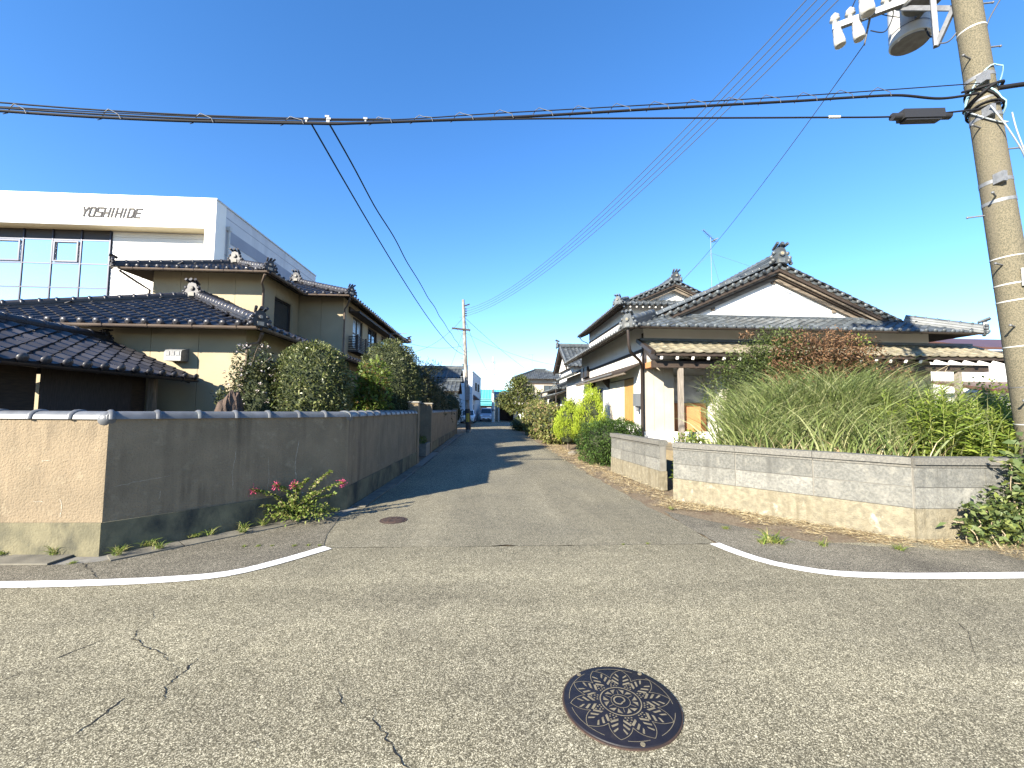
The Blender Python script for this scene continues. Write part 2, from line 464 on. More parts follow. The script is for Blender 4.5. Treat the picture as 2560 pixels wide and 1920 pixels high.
MT['shutter'] = mat('varnished_shutter', (.42, .24, .08), (.3, .16, .05), 7, .6, .3, 30, stretch=(5, 5, .4))
MT['pale_shutter'] = mat('bleached_shutter', (.62, .57, .48), (.42, .36, .28), 5, .85, .3, 30, stretch=(4, 4, .3))
MT['paper'] = mat('torn_paper', (.5, .5, .48), (.3, .3, .3), 4, .9)
MT['rock'] = mat('brown_rock', (.1, .066, .048), (.045, .033, .027), 6, .9, .9, 20, .03)
MT['stone'] = mat('grey_stone', (.2, .18, .145), (.13, .115, .09), 6, .9, .7, 30, .02)
MT['reed'] = mat('reed_blind', (.07, .055, .05), (.03, .024, .022), 3, .8, stretch=(1, 60, 3))
MT['trunk'] = mat('bark', (.13, .1, .075), (.07, .055, .042), 8, .95, .8, 25, .02, stretch=(1, 1, .4))
MT['twig'] = mat('pale_twig', (.36, .29, .19), (.22, .18, .12), 8, .9)
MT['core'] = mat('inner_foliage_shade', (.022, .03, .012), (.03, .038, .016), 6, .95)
MT['teal'] = mat('teal_sheet_roof', (.12, .5, .56), (.1, .44, .5), 1, .45)
MT['brown_roof'] = mat('brown_sheet_roof', (.1, .045, .034), (.075, .036, .028), 2, .5)
MT['tyre'] = mat('tyre_rubber', (.015, .015, .016), rough=.8)
MT['rim'] = mat('alloy_rim', (.5, .5, .52), rough=.35, metal=.8)
MT['car_silver'] = mat('silver_lilac_paint', (.42, .43, .5), rough=.3, metal=.35, coat=.6)
MT['car_white'] = mat('white_car_paint', (.78, .78, .77), rough=.3, coat=.6)
MT['lamp'] = mat('headlamp', (.75, .77, .8), rough=.08, spec=.9)
MT['plate'] = mat('number_plate', (.75, .75, .72), rough=.5)
MT['black_plastic'] = mat('black_plastic', (.02, .02, .022), rough=.6)
MT['meter'] = mat('grey_meter_box', (.12, .13, .14), rough=.5)
# ------------------------------------------------------------------ ground and roads
def sheet(name, pts, z, m, parent=None, sub=None):
    b = B(); b.add([(x, y, z) for x, y in pts], [tuple(range(len(pts)))])
    return b.build(name, m, parent)

struct(sheet('ground', [(-900, -600), (900, -600), (900, 1500), (-900, 1500)], -0.02, MT['earth']))
cross = struct(sheet('cross_street', [(-60, -4.2), (60, -4.2), (60, 4.9), (-60, 4.9)], 0.0, MT['asphalt']))
lane_pts = [(-2.5, 4.9), (2.75, 4.9), (2.72, 6.0), (2.62, 7.2), (2.5, 10), (2.46, 15), (2.35, 22), (2.25, 30), (2.6, 44),
            (4.6, 48), (5.2, 62), (-6, 62), (-2.2, 50), (-1.55, 44), (-1.6, 27), (-1.78, 15), (-1.82, 9.0), (-2.2, 7.1)]
def rough(pts, amp=.05, step=.18, far=35):
    out = []
    for (x0, y0), (x1, y1) in zip(pts, pts[1:] + pts[:1]):
        L = math.hypot(x1 - x0, y1 - y0); n = max(1, int(L / step)) if max(abs(x0), abs(x1), abs(y0), abs(y1)) < far else 1
        for k in range(n):
            t = k / n; x, y = x0 + (x1 - x0) * t, y0 + (y1 - y0) * t
            j = amp * (noise.noise(Vector((x * 2.3, y * 2.3, 5))) + .6 * noise.noise(Vector((x * 7, y * 7, 9)))) if L > .3 else 0
            out.append((x + j * (y1 - y0) / L, y - j * (x1 - x0) / L))
    return out
lane = struct(sheet('side_street', [p if p[1] > 4.95 else (p[0], max(p[1], 4.9)) for p in rough(lane_pts, .07)], 0.0, MT['asphalt_lane']))
# darker resurfaced wedges between the edge lines and the walls
struct(sheet('left_verge_asphalt', [(-60, 4.02), (-4.3, 4.02), (-3.0, 4.05), (-2.5, 4.15), (-2.15, 4.5), (-1.85, 4.9), (-2.0, 5.4), (-2.15, 6.35),
                                    (-3.9, 4.55), (-4.2, 4.47), (-60, 4.47)], 0.004, MT['asphalt_edge']))
struct(sheet('right_verge_asphalt', rough([(2.74, 4.85), (2.83, 4.55), (3.0, 4.24), (3.3, 4.0), (3.65, 3.92), (60, 3.86), (60, 4.6), (5.2, 4.6),
                                     (3.9, 4.95), (3.0, 6.2), (2.78, 6.5), (2.72, 5.6)], .05, .12, 12), 0.004, MT['asphalt_edge']))
# painted edge lines (0.15 m wide), curving into the side street
def ribbon(path, w, z, name, m):
    b = B(); L = []; Rr = []
    P = [Vector((x, y, 0)) for x, y in path]
    # resample with Catmull-Rom
    Q = []
    for i in range(len(P) - 1):
        p0, p1, p2, p3 = P[max(i-1, 0)], P[i], P[i+1], P[min(i+2, len(P)-1)]
        n = max(2, int((p2 - p1).length / .12))
        n = min(n, 60)
        for k in range(n):
            t = k / n
            Q.append(.5 * ((2*p1) + (p2-p0)*t + (2*p0-5*p1+4*p2-p3)*t*t + (3*p1-p0-3*p2+p3)*t**3))
    Q.append(P[-1])
    for i, p in enumerate(Q):
        d = (Q[min(i+1, len(Q)-1)] - Q[max(i-1, 0)]).normalized(); n = Vector((-d.y, d.x, 0))
        j = .006 * (noise.noise(p * 9) )
        L.append(p + n * (w/2 + j)); Rr.append(p - n * (w/2 + j * .7))
    for i in range(len(Q) - 1):
        b.add([(*Rr[i].xy, z), (*Rr[i+1].xy, z), (*L[i+1].xy, z), (*L[i].xy, z)], [(0, 1, 2, 3)])
    return struct(b.build(name, m))
ribbon([(-1.8, 4.9), (-2.12, 4.48), (-2.46, 4.17), (-2.96, 4.05), (-3.61, 4.0), (-4.28, 3.99), (-5.0, 3.985), (-6, 3.98), (-8, 3.97), (-12, 3.96), (-20, 3.95), (-36, 3.93), (-60, 3.9)], .145, .008, 'white_edge_line', MT['paint'])
ribbon([(2.71, 4.9), (2.81, 4.55), (2.98, 4.25), (3.29, 4.02), (3.61, 3.93), (4.18, 3.88), (5.22, 3.86), (6, 3.855), (7.5, 3.85), (10, 3.84), (15, 3.82), (25, 3.78), (40, 3.7), (60, 3.6)], .145, .008, 'white_edge_line', MT['paint'])

# cracks in the asphalt, narrow and jagged
def crack(path, w, z=.0025, jag=.02):
    b = B(); pts = []
    for (x0, y0), (x1, y1) in zip(path, path[1:]):
        n = max(3, int(math.hypot(x1 - x0, y1 - y0) / .02))
        for k in range(n):
            t = k / n; p = Vector((x0 + (x1 - x0) * t, y0 + (y1 - y0) * t, 0))
            o = jag * noise.noise(p * 22 + Vector((3, 1, 0))) + jag * .6 * noise.noise(p * 60)
            pts.append((p.x + o, p.y + o * .6))
    pts.append(path[-1]); N = len(pts)
    for i in range(N - 1):
        def ww(k): return w * (.25 + 1.2 * abs(noise.noise(Vector((pts[k][0] * 14, pts[k][1] * 14, 2))))) * min(1, k / 6 + .1, (N - 1 - k) / 6 + .1)
        a, c = pts[i], pts[i+1]; d = Vector((c[0]-a[0], c[1]-a[1])).normalized(); n = Vector((-d.y, d.x))
        b.add([(a[0]-n.x*ww(i), a[1]-n.y*ww(i), z), (c[0]-n.x*ww(i+1), c[1]-n.y*ww(i+1), z),
               (c[0]+n.x*ww(i+1), c[1]+n.y*ww(i+1), z), (a[0]+n.x*ww(i), a[1]+n.y*ww(i), z)], [(0, 1, 2, 3)])
    b.build('crack', MT['crack'], cross)
for pth, w in (([(-2.48, 3.22), (-2.4, 3.07), (-2.25, 2.97), (-2.12, 2.91), (-1.94, 2.78)], .006),
               ([(-1.81, 2.84), (-1.8, 2.68), (-1.81, 2.54), (-1.77, 2.51), (-1.72, 2.4)], .007),
               ([(-1.95, 2.49), (-1.96, 2.37), (-1.97, 2.25), (-1.98, 2.15)], .008),
               ([(-2.58, 3.08), (-2.64, 2.96), (-2.71, 2.78)], .005),
               ([(-.85, 2.51), (-.79, 2.43), (-.73, 2.3)], .005),
               ([(-.58, 2.35), (-.57, 2.24), (-.47, 2.12), (-.38, 2.0), (-.3, 1.92)], .005),
               ([(3.64, 3.2), (3.48, 2.91), (3.19, 2.63)], .0035), ([(-1.13, 2.14), (-1.01, 2.06)], .004),
               ([(-2.76, 4.905), (-1.2, 4.9), (.1, 4.895), (1.5, 4.9), (2.71, 4.9)], .005)):
    crack(pth, w)
for pth, w in (([(-1.94, 2.78), (-1.86, 2.7), (-1.8, 2.6)], .003), ([(-1.98, 2.15), (-2.02, 2.02), (-2.0, 1.9)], .004), ([(-2.71, 2.78), (-2.85, 2.5)], .003), ([(-.73, 2.3), (-.62, 2.2)], .0025),
               ([(-.9, 2.62), (-.85, 2.51)], .0025), ([(-2.48, 3.22), (-2.5, 3.36), (-2.62, 3.5)], .003), ([(-1.7, 2.95), (-1.81, 2.84)], .003), ([(1.9, 3.3), (2.1, 3.1), (2.15, 2.9)], .0022)):
    crack(pth, w, .0025, .015)
for pth in ([(-4.1, 4.54), (-3.8, 4.3), (-3.55, 4.1)],):
    crack(pth, .006, .0068)
# ------------------------------------------------------------------ left boundary wall with tiled coping
def cap_tile_mesh(name, L, w, h, m):
    b = B(); n = 8
    def ring(x, k, dz=0):
        out = []
        for i in range(n + 1):
            a = math.pi * i / n
            out.append((x, -math.cos(a) * w / 2 * k, math.sin(a) ** .8 * h * k + dz))
        return out
    def loft(rs, caps=True):
        k = len(rs[0]); vs = [p for r_ in rs for p in r_]
        b.add(vs, [(j*k+i, j*k+i+1, (j+1)*k+i+1, (j+1)*k+i) for j in range(len(rs)-1) for i in range(k-1)], True)
        b.add(rs[0], [tuple(range(k))]); b.add(rs[-1], [tuple(range(k-1, -1, -1))])
    loft([ring(0, 1), ring(L, 1)])
    loft([ring(-.005, 1.1), ring(.012, 1.22), ring(.035, 1.22), ring(.05, 1.08)])
    return b.mesh(name, m)

CAP = cap_tile_mesh('cap_tile', .415, .21, .085, MT['cap_tile'])

def run(a, c): 
    a, c = Vector((*a, 0)), Vector((*c, 0)); d = c - a; L = d.length; u = d / L
    return a, u, Vector((-u.y, u.x, 0)), L

def wall_run(T, a, c, z0, z1, th, m_body, m_base, capped=True, name='wall_face', zb=0.0, side=1):
    A, u, n, L = run(a, c)
    n = n * side                                   # n points into the plot; the road face lies on A-C
    b = B(); b.obox(A + u * L / 2 + n * th / 2 + Vector((0, 0, (z0 + z1) / 2)), u * L / 2, n * th / 2, Vector((0, 0, (z1 - z0) / 2)))
    o = b.build(name, m_body, T)
    b = B(); b.obox(A + u * L / 2 + n * (th / 2 - .006) + Vector((0, 0, (zb + z0) / 2)), u * (L / 2 + .006), n * (th / 2 + .012), Vector((0, 0, (z0 - zb) / 2)))
    b.build('plinth', m_base, T)
    if capped:
        k = max(1, round(L / .42)); st = L / k
        for i in range(k):
            M = basis(u * (st / .42), n, Vector((0, 0, 1)), A + u * (i * st) + n * th / 2 + Vector((0, 0, z1 - .008)))
            place('cap_tile', CAP, T, M)
    return o

C0, C1, C2, C3 = (-14.0, 4.95), (-4.08, 4.71), (-2.22, 6.74), (-2.06, 12.1)
T = thing('boundary_wall', 'tan plastered corner wall with grey half-round coping tiles and mossy plinth', 'wall', (-3.2, 6.0, 0))
wall_run(T, C0, C1, .35, 1.45, .16, MT['plaster'], MT['plinth'])
wall_run(T, C1, C2, .35, 1.45, .16, MT['plaster'], MT['plinth'])
wall_run(T, C2, C3, .345, 1.45, .16, MT['plaster'], MT['plinth'])
b = B(); b.box((-2.32, 12.1, 0), (-2.03, 12.42, 1.76)); b.build('end_pillar', MT['plaster'], T)
b = B(); b.box((-2.35, 12.07, 1.76), (-2.0, 12.45, 1.80)); b.build('pillar_cap', MT['concrete'], T)
for (x, y) in (C1, C2):
    b = B(); b.ball((x - .05, y + .06, 1.44), .088, 12, 8, (1.1, 1.1, .98)); b.build('corner_cap_tile', MT['cap_tile'], T)
# hairline plaster cracks and seams, grazing sun painted into their pale colour
MT['seam'] = mat('pale_glint_and_mortar', (.42, .38, .31), (.33, .29, .23), 30, .9)
def seam(face, path, w):
    (ax, ay), (cx, cy) = face; A, u, n, L = run((ax, ay), (cx, cy)); b = B(); pts = []
    for (s0, z0), (s1, z1) in zip(path, path[1:]):
        for k in range(12):
            t = k / 12; s_, z_ = s0 + (s1 - s0) * t, z0 + (z1 - z0) * t
            pts.append((s_ + .012 * noise.noise(Vector((s_ * 20, z_ * 20, 1))), z_ + .012 * noise.noise(Vector((s_ * 20, z_ * 20, 7)))))
    for i, (p, q) in enumerate(zip(pts, pts[1:])):
        d = Vector((q[0]-p[0], q[1]-p[1])).normalized(); nn = Vector((-d.y, d.x)); ww = w * (.3 + abs(noise.noise(Vector((i * .7, 2, 0)))) * 1.6)
        P = lambda s_, z_: A + u * s_ - n * .003 + Vector((0, 0, z_))
        b.add([P(p[0]-nn.x*ww, p[1]-nn.y*ww), P(q[0]-nn.x*ww, q[1]-nn.y*ww), P(q[0]+nn.x*ww, q[1]+nn.y*ww), P(p[0]+nn.x*ww, p[1]+nn.y*ww)], [(0, 1, 2, 3)])
    b.build('crack_glint', MT['seam'], T)
for f, pth, w in (((C1, C2), [(2.0, 1.12), (1.96, .8), (1.98, .52), (1.95, .42)], .0045), ((C1, C2), [(1.22, 1.05), (1.18, .75), (1.2, .5)], .0025),
                  ((C1, C2), [(1.6, .9), (1.62, .6), (1.6, .45)], .0022), ((C1, C2), [(.08, .72), (.3, .75), (.55, .78)], .0022),
                  ((C1, C2), [(.47, .62), (.46, .5)], .0025), ((C0, C1), [(9.48, .6), (9.5, .5), (9.49, .4)], .004), ((C0, C1), [(9.25, 1.0), (9.36, 1.0)], .0035), ((C0, C1), [(9.2, .57), (9.32, .57)], .003)):
    seam(f, pth, w)

T = thing('boundary_wall', 'tan plastered wall beyond the gate gap with tall wing pillar and low plinth', 'wall', (-2.2, 21, 0))
wall_run(T, (-2.1, 15.42), (-2.06, 26.6), .34, 1.44, .16, MT['plaster'], MT['plinth'])
b = B(); b.box((-2.95, 15.16, 0), (-2.06, 15.42, 1.76)); b.build('wing_pillar', MT['plaster'], T)
b = B(); b.box((-2.98, 15.13, 1.76), (-2.03, 15.45, 1.80)); b.build('pillar_cap', MT['concrete'], T)
b = B(); b.box((-2.3, 26.6, 0), (-2.0, 26.9, 1.62)); b.build('end_pillar', MT['plaster'], T)

# planter in the gate gap
T = thing('planter_box', 'dark concrete planter in the gate gap of the tan wall', 'planter', (-2.35, 14.4, 0))
b = B()
for a_, c_ in (((-2.6, 14.0, 0), (-2.54, 14.9, .42)), ((-2.12, 14.0, 0), (-2.06, 14.9, .42)), ((-2.54, 14.0, 0), (-2.12, 14.06, .42)), ((-2.54, 14.84, 0), (-2.12, 14.9, .42))):
    b.box(a_, c_)
b.build('planter_sides', MT['mortar'], T)
b = B(); b.box((-2.54, 14.06, .02), (-2.12, 14.84, .36)); b.build('soil', MT['earth'], T)

# gutter slabs along the foot of the wall
gut = struct(sheet('gutter', [(-14, 4.93), (-4.08, 4.69), (-2.2, 6.72), (-2.05, 12.1), (-2.06, 27), (-1.66, 27), (-1.8, 15), (-1.84, 9), (-2.1, 6.3), (-3.93, 4.56), (-4.2, 4.46), (-14, 4.46)], .002, MT['mortar']))
def slabs(a, c, w, th, step, gap=.012, side=-1, tilt=0):
    A, u, n, L = run(a, c); n = n * side; k = int(L / step)
    b = B(); b.box((0, 0, 0), (step - gap, w, th))
    me = b.mesh('gutter_slab', MT['gutter'])
    for i in range(k):
        j = random.uniform(-.012, .012)
        U = Vector((u.x * math.cos(j) - u.y * math.sin(j), u.x * math.sin(j) + u.y * math.cos(j), 0)); N = Vector((-U.y, U.x, 0))
        o = A + u * (i * step) + (N * 0 if side > 0 else -N * w) + Vector((0, 0, .003 + random.uniform(-.004, .006)))
        place('gutter_slab', me, gut, basis(U, N, Vector((0, 0, 1)), o))
slabs((-9.9, 4.83), (-4.2, 4.71), .27, .018, .62)
slabs((-4.0, 4.70), (-2.2, 6.66), .24, .016, .61)
slabs((-2.15, 6.85), (-2.03, 12.0), .2, .016, .61)
slabs((-2.03, 15.5), (-2.03, 26.8), .2, .016, .61)

# ------------------------------------------------------------------ right block walls
def block_wall(label, segs, zb, courses, zcap, step, loc):
    T = thing('block_wall', label, 'wall', loc)
    th = .14
    for (a, c) in segs:
        A, u, n, L = run(a, c)                     # n points to the plot side for a -> c running towards the viewer
        n = n                                       # left of travel
        k = max(1, round(L / step)); st = L / k
        b = B(); b.obox(A + u * L/2 + n * th/2 + Vector((0, 0, zb/2)), u * L/2, n * (th/2 + .012), Vector((0, 0, zb/2)))
        b.build('footing', MT['block_base'], T)
        b = B(); b.obox(A + u * L/2 + n * th/2 + Vector((0, 0, (zb + courses[-1])/2)), u * L/2, n * (th/2 - .012), Vector((0, 0, (courses[-1] - zb)/2)))
        b.build('mortar_core', MT['mortar'], T)
        g = .007
        for z0, z1 in zip([zb] + courses[:-1], courses):
            for i in range(k):
                b = B(); jx = random.uniform(-.004, .004)
                b.obox(A + u * ((i + .5) * st) + n * (th/2 + jx) + Vector((0, 0, (z0+z1)/2)), u * (st/2 - g), n * (th/2), Vector((0, 0, (z1-z0)/2 - g * .8)))
                o = b.build('block', MT['block_pale' if z0 == zb else 'block'], T)
        for i in range(k):
            b = B(); c_ = A + u * ((i + .5) * st) + n * th/2
            z0 = courses[-1]
            b.obox(c_ + Vector((0, 0, z0 + .02)), u * (st/2 - .003), n * (th/2 + .004), Vector((0, 0, .019)))
            b.obox(c_ + Vector((0, 0, (z0 + .04 + zcap)/2)), u * (st/2 - .003), n * (th/2 + .036), Vector((0, 0, (zcap - z0 - .04)/2)))
            b.build('cap_block', MT['block_cap'], T)
    return T
block_wall('low grey block wall with stained footing curving round the overgrown corner plot', [((3.28, 7.25), (5.3, 4.95)), ((5.31, 4.935), (9.9, 4.8))],
           .39, [.65, .895], 1.02, .9, (4.3, 6.1, 0))
block_wall('short pale block wall beside the low juniper along the side street', [((3.2, 10.7), (3.42, 8.15))], .38, [.62, .86], .99, .64, (3.3, 9.4, 0))
# raised plot behind the block walls
bb = B()
bb.prism([(4.55, 7.9, 0), (3.95, 6.75, 0), (5.42, 5.1, 0), (7.0, 5.05, 0), (60, 5.05, 0), (60, 44, 0), (4.6, 44, 0), (4.3, 24, 0), (4.3, 12, 0), (4.3, 10.9, 0), (4.6, 8.6, 0)], (0, 0, .62))
struct(bb.build('raised_yard', MT['yard']))
# ------------------------------------------------------------------ roof kit
def tile_mesh(name, m, tw=.285, te=.235, eave=False, amp=1.0):
    b = B()
    us = [-.50, -.44, -.34, -.18, .02, .18, .28, .36, .43, .50]
    zs = [.030, .012, .003, -.003, .0, .012, .028, .036, .034, .022]
    k = len(us); bk, fr = te/2 + .035, -te/2 - .012
    back = [(u * tw, bk, z * amp) for u, z in zip(us, zs)]
    front = [(u * tw, fr, z * amp + .026) for u, z in zip(us, zs)]
    b.add(back + front, [(k + i, k + i + 1, i + 1, i) for i in range(k - 1)], True)
    lip = [(x, y + .004, z - .026) for x, y, z in front]
    b.add(front + lip, [(k + i, k + i + 1, i + 1, i) for i in range(k - 1)])
    b.add([back[0], front[0], lip[0]], [(2, 1, 0)]); b.add([back[-1], front[-1], lip[-1]], [(0, 1, 2)])
    if eave:
        b.lathe((tw * .40, fr - .002, .04 * amp), [(.064, .0), (.064, .016), (.054, .034), (.024, .044)], 12, (0, -1, 0))
        lip2 = [(x, y, z - .05) for x, y, z in lip]
        b.add(lip + lip2, [(k + i, k + i + 1, i + 1, i) for i in range(k - 1)])
    return b.mesh(name, m)

TILES = {k: (tile_mesh('roof_tile', MT[k], amp=a_), tile_mesh('eave_tile', MT[k], eave=True, amp=a_)) for k, a_ in (('tile_dark', 1.5), ('tile_grey', 1.25))}
TILES['tile_tan'] = (tile_mesh('roof_tile', MT['tile_tan'], amp=.8), tile_mesh('eave_tile', MT['tile_tan'], amp=.8))

def ridge_tile_mesh(m, L=.26, r=.085):
    b = B(); n = 7
    def ring(x, rr): return [(x, -math.cos(math.pi*i/n) * rr, math.sin(math.pi*i/n) * rr) for i in range(n + 1)]
    def loft(rs):
        k = n + 1; vs = [p for q in rs for p in q]
        b.add(vs, [(j*k+i, j*k+i+1, (j+1)*k+i+1, (j+1)*k+i) for j in range(len(rs)-1) for i in range(k-1)], True)
        b.add(rs[0], [tuple(range(k))]); b.add(rs[-1], [tuple(range(k-1, -1, -1))])
    loft([ring(0, r), ring(L, r)]); loft([ring(0, r * 1.06), ring(.012, r * 1.2), ring(.038, r * 1.2), ring(.05, r * 1.05)])
    return b.mesh('ridge_tile', m)
RIDGE = {k: ridge_tile_mesh(MT[k]) for k in ('tile_dark', 'tile_grey')}

SIDES = {'S': ((1, 0), (0, 1)), 'E': ((0, 1), (-1, 0)), 'N': ((-1, 0), (0, -1)), 'W': ((0, -1), (1, 0))}

def inpoly(p, poly):
    c = False; n = len(poly); x, y = p
    for i in range(n):
        (x0, y0), (x1, y1) = poly[i], poly[(i + 1) % n]
        if (y0 > y) != (y1 > y) and x < (x1 - x0) * (y - y0) / (y1 - y0) + x0: c = not c
    return c

class Roof:
    """tiled roof of one building: boarding, pantiles, ridges"""
    def __init__(s, T, key, tw=.285, te=.235):
        s.T, s.key, s.tw, s.te = T, key, tw, te
        s.items = []; s.eaves = []; s.ridges = []; s.deck = B(); s.courses = B(); s.oni = []
    def slope(s, side, eave, z0, tan, poly, tiles=True, th=.05):
        """eave: coordinate of the eave line (y for S/N, x for E/W); poly in plan"""
        u2, h2 = SIDES[side]; al = math.atan(tan); ca, sa = math.cos(al), math.sin(al)
        U = Vector((u2[0], u2[1], 0)); V = Vector((h2[0] * ca, h2[1] * ca, sa)); N = U.cross(V)
        O = Vector((0, eave, z0)) if side in 'SN' else Vector((eave, 0, z0))
        q = []
        for x, y in poly:
            d = Vector((x, y, 0)) - Vector((O.x, O.y, 0))
            q.append((d.x * u2[0] + d.y * u2[1], (d.x * h2[0] + d.y * h2[1]) / ca))
        P = lambda u, v: O + U * u + V * v
        s.deck.prism([P(u, v) - N * .012 for u, v in q], -N * th)
        if not tiles: return
        u0, u1 = min(p[0] for p in q), max(p[0] for p in q); v1 = max(p[1] for p in q); v0 = min(p[1] for p in q)
        nu = max(1, round((u1 - u0) / s.tw)); nv = int((v1 - v0) / s.te + .35)
        tw = (u1 - u0) / nu
        for j in range(nv):
            for i in range(nu):
                u, v = u0 + (i + .5) * tw, v0 + (j + .5) * s.te
                if not inpoly((u, v + (0.02 if j == 0 else 0)), q): continue
                c = P(u, v); jit = random.uniform(-.004, .004)
                rj = random.gauss(0, .012); U_, V_ = U + V * rj + N * random.gauss(0, .008), V - U * rj
                M = basis(U_ * (tw / .285), V_, N, c + N * (.006 + jit) + V * jit)
                (s.eaves if j == 0 and abs(v0) < .02 else s.items).append((M, shown(c, N, .06)))
    def ridge(s, A, C, w=.24, h=.2, layers=3, cap=True, oni_a=0, oni_c=0, inset=0.0):
        A, C = Vector(A), Vector(C); d = (C - A).normalized(); L = (C - A).length
        sd = Vector((d.y, -d.x, 0)).normalized(); n = sd.cross(d)
        if n.z < 0: n = -n; sd = -sd
        for k in range(layers):
            ww = w * (1 - .12 * k) ; hh = h / layers
            s.courses.obox(A + d * L/2 + n * (hh * (k + .5) - .03), d * L/2, sd * ww/2, n * (hh/2 * .72))
            s.courses.obox(A + d * L/2 + n * (hh * (k + .5) - .03), d * (L/2 - .01), sd * (ww/2 - .018), n * (hh/2))
        if cap:
            k = max(1, round(L / .26)); st = L / k
            for i in range(k):
                o = A + d * (i * st) + n * (h - .05)
                s.ridges.append((basis(d * (st / .26), -sd if (d.cross(-sd)).dot(n) > 0 else sd, n, o), shown(o, None, .03)))
        if oni_a: s.oni.append((A - d * .02, -d, oni_a))
        if oni_c: s.oni.append((C + d * .02, d, oni_c))
    def verge(s, A, C, drop, depth, sgn):
        """two courses of tiles curving down to the verge: A foot, C apex (front edge), sgn +1 when rising towards +X"""
        A, C = Vector(A), Vector(C); d = (C - A) * sgn; L = d.length; U = d / L; V = Vector((0, depth, drop)); W = V.length; V = V / W
        V = (V - U * V.dot(U)).normalized(); N = U.cross(V); base = A if sgn > 0 else C
        s.deck.prism([base - N * .015, base + U * L - N * .015, base + U * L + V * W - N * .015, base + V * W - N * .015], -N * .05)
        n = round(L / s.tw); tw = L / n
        for j in range(2):
            for i in range(n):
                c = base + U * ((i + .5) * tw) + V * ((j + .5) * W / 2)
                (s.eaves if j == 0 else s.items).append((basis(U * (tw / .285), V * (W / 2 / .235), N, c + N * .004), shown(c, N, .06)))
    def ornament(s, parent):
        m = MT[s.key]
        for P, d, k in s.oni:
            f = Vector((d.x, d.y, 0)).normalized(); sd = Vector((-f.y, f.x, 0)); Z = Vector((0, 0, 1))
            b = B()
            def at(x, z, y=0): return P + sd * (x * k) + Z * (z * k) + f * (y * k)
            # stepped body, shoulders with scrolls, forked crown
            pts = [(-.20, -.06), (.20, -.06), (.23, .10), (.16, .24), (.13, .36), (.07, .42), (-.07, .42), (-.13, .36), (-.16, .24), (-.23, .10)]
            b.prism([at(x, z, -.02) for x, z in pts], f * .1 * k)
            b.cyl(at(0, .22, .05), at(0, .22, .13), .085 * k, .07 * k, 12)
            for sx in (-1, 1):
                b.ball(at(sx * .23, .02, .06), .075 * k, 8, 6); b.ball(at(sx * .27, .12, .04), .06 * k, 8, 6)
                b.ball(at(sx * .2, .24, .05), .06 * k, 8, 6); b.ball(at(sx * .30, -.04, .04), .055 * k, 8, 6)
            for sx, r_ in ((-.1, .045), (0, .055), (.1, .045)):
                b.cyl(at(sx, .40, -.12), at(sx * 1.5, .50, .16), r_ * k * .8, r_ * k, 9)
            b.build('ridge_end_ornament', m, parent)
            b = B(); b.box((0, 0, 0), (0, 0, 0)); b = B()
            b.obox(at(0, .02, .09), sd * .09 * k, f * .02 * k, Z * .06 * k); b.build('ornament_plate', MT['tile_grey'] if s.key == 'tile_grey' else MT['concrete'], parent)
            b = B(); b.cyl(at(0, .22, .128), at(0, .22, .14), .05 * k, .045 * k, 12); b.build('ornament_disc', MT['tile_tan'] if s.key == 'tile_grey' else MT['concrete'], parent)
    def finish(s, limit=300, elimit=120):
        rf = s.deck.build('roof', MT['deck'], s.T)
        m = MT[s.key]
        scatter_pieces('roof_tile', TILES[s.key][0], s.items, rf, m, limit, 'further_roof_tiles')
        scatter_pieces('eave_tile', TILES[s.key][1], s.eaves, rf, m, elimit, 'further_eave_tiles')
        if s.courses.v: s.courses.build('ridge_courses', m, rf)
        if s.ridges: scatter_pieces('ridge_tile', RIDGE['tile_grey' if s.key == 'tile_tan' else s.key], s.ridges, rf, m, 200, 'further_ridge_tiles')
        s.ornament(rf)
        return rf

def gutter(T, a, c, r=.055, m=None, hooks=True, down=None):
    """half-round eaves gutter with hanging hooks"""
    m = m or MT['gutter_pipe']; a, c = Vector(a), Vector(c); d = (c - a).normalized(); L = (c - a).length
    sd = Vector((-d.y, d.x, 0)); b = B(); n = 6
    ring = lambda p, rr: [p + sd * (-math.cos(math.pi*i/n) * rr) - Vector((0, 0, math.sin(math.pi*i/n) * rr)) for i in range(n + 1)]
    for rr, fl in ((r, 1), (r - .006, 0)):
        v = ring(a, rr) + ring(c, rr); k = n + 1
        f = [(i, i + 1, k + i + 1, k + i) for i in range(n)]
        b.add(v, f if fl else [q[::-1] for q in f], True)
    o = b.build('eaves_gutter', m, T)
    if hooks:
        h = B(); k = max(2, int(L / .75))
        for i in range(k):
            p = a + d * ((i + .5) * L / k)
            h.tube([p + sd * (r + .006) , p + sd * (r*.7) - Vector((0,0,r*.8)), p - Vector((0,0,r + .008)), p - sd * (r*.7) - Vector((0,0,r*.8)), p - sd * (r+.006), p - sd*(r+.02) + Vector((0,0,.015))], .006, 4)
        h.build('gutter_hooks', m, o)
    return o

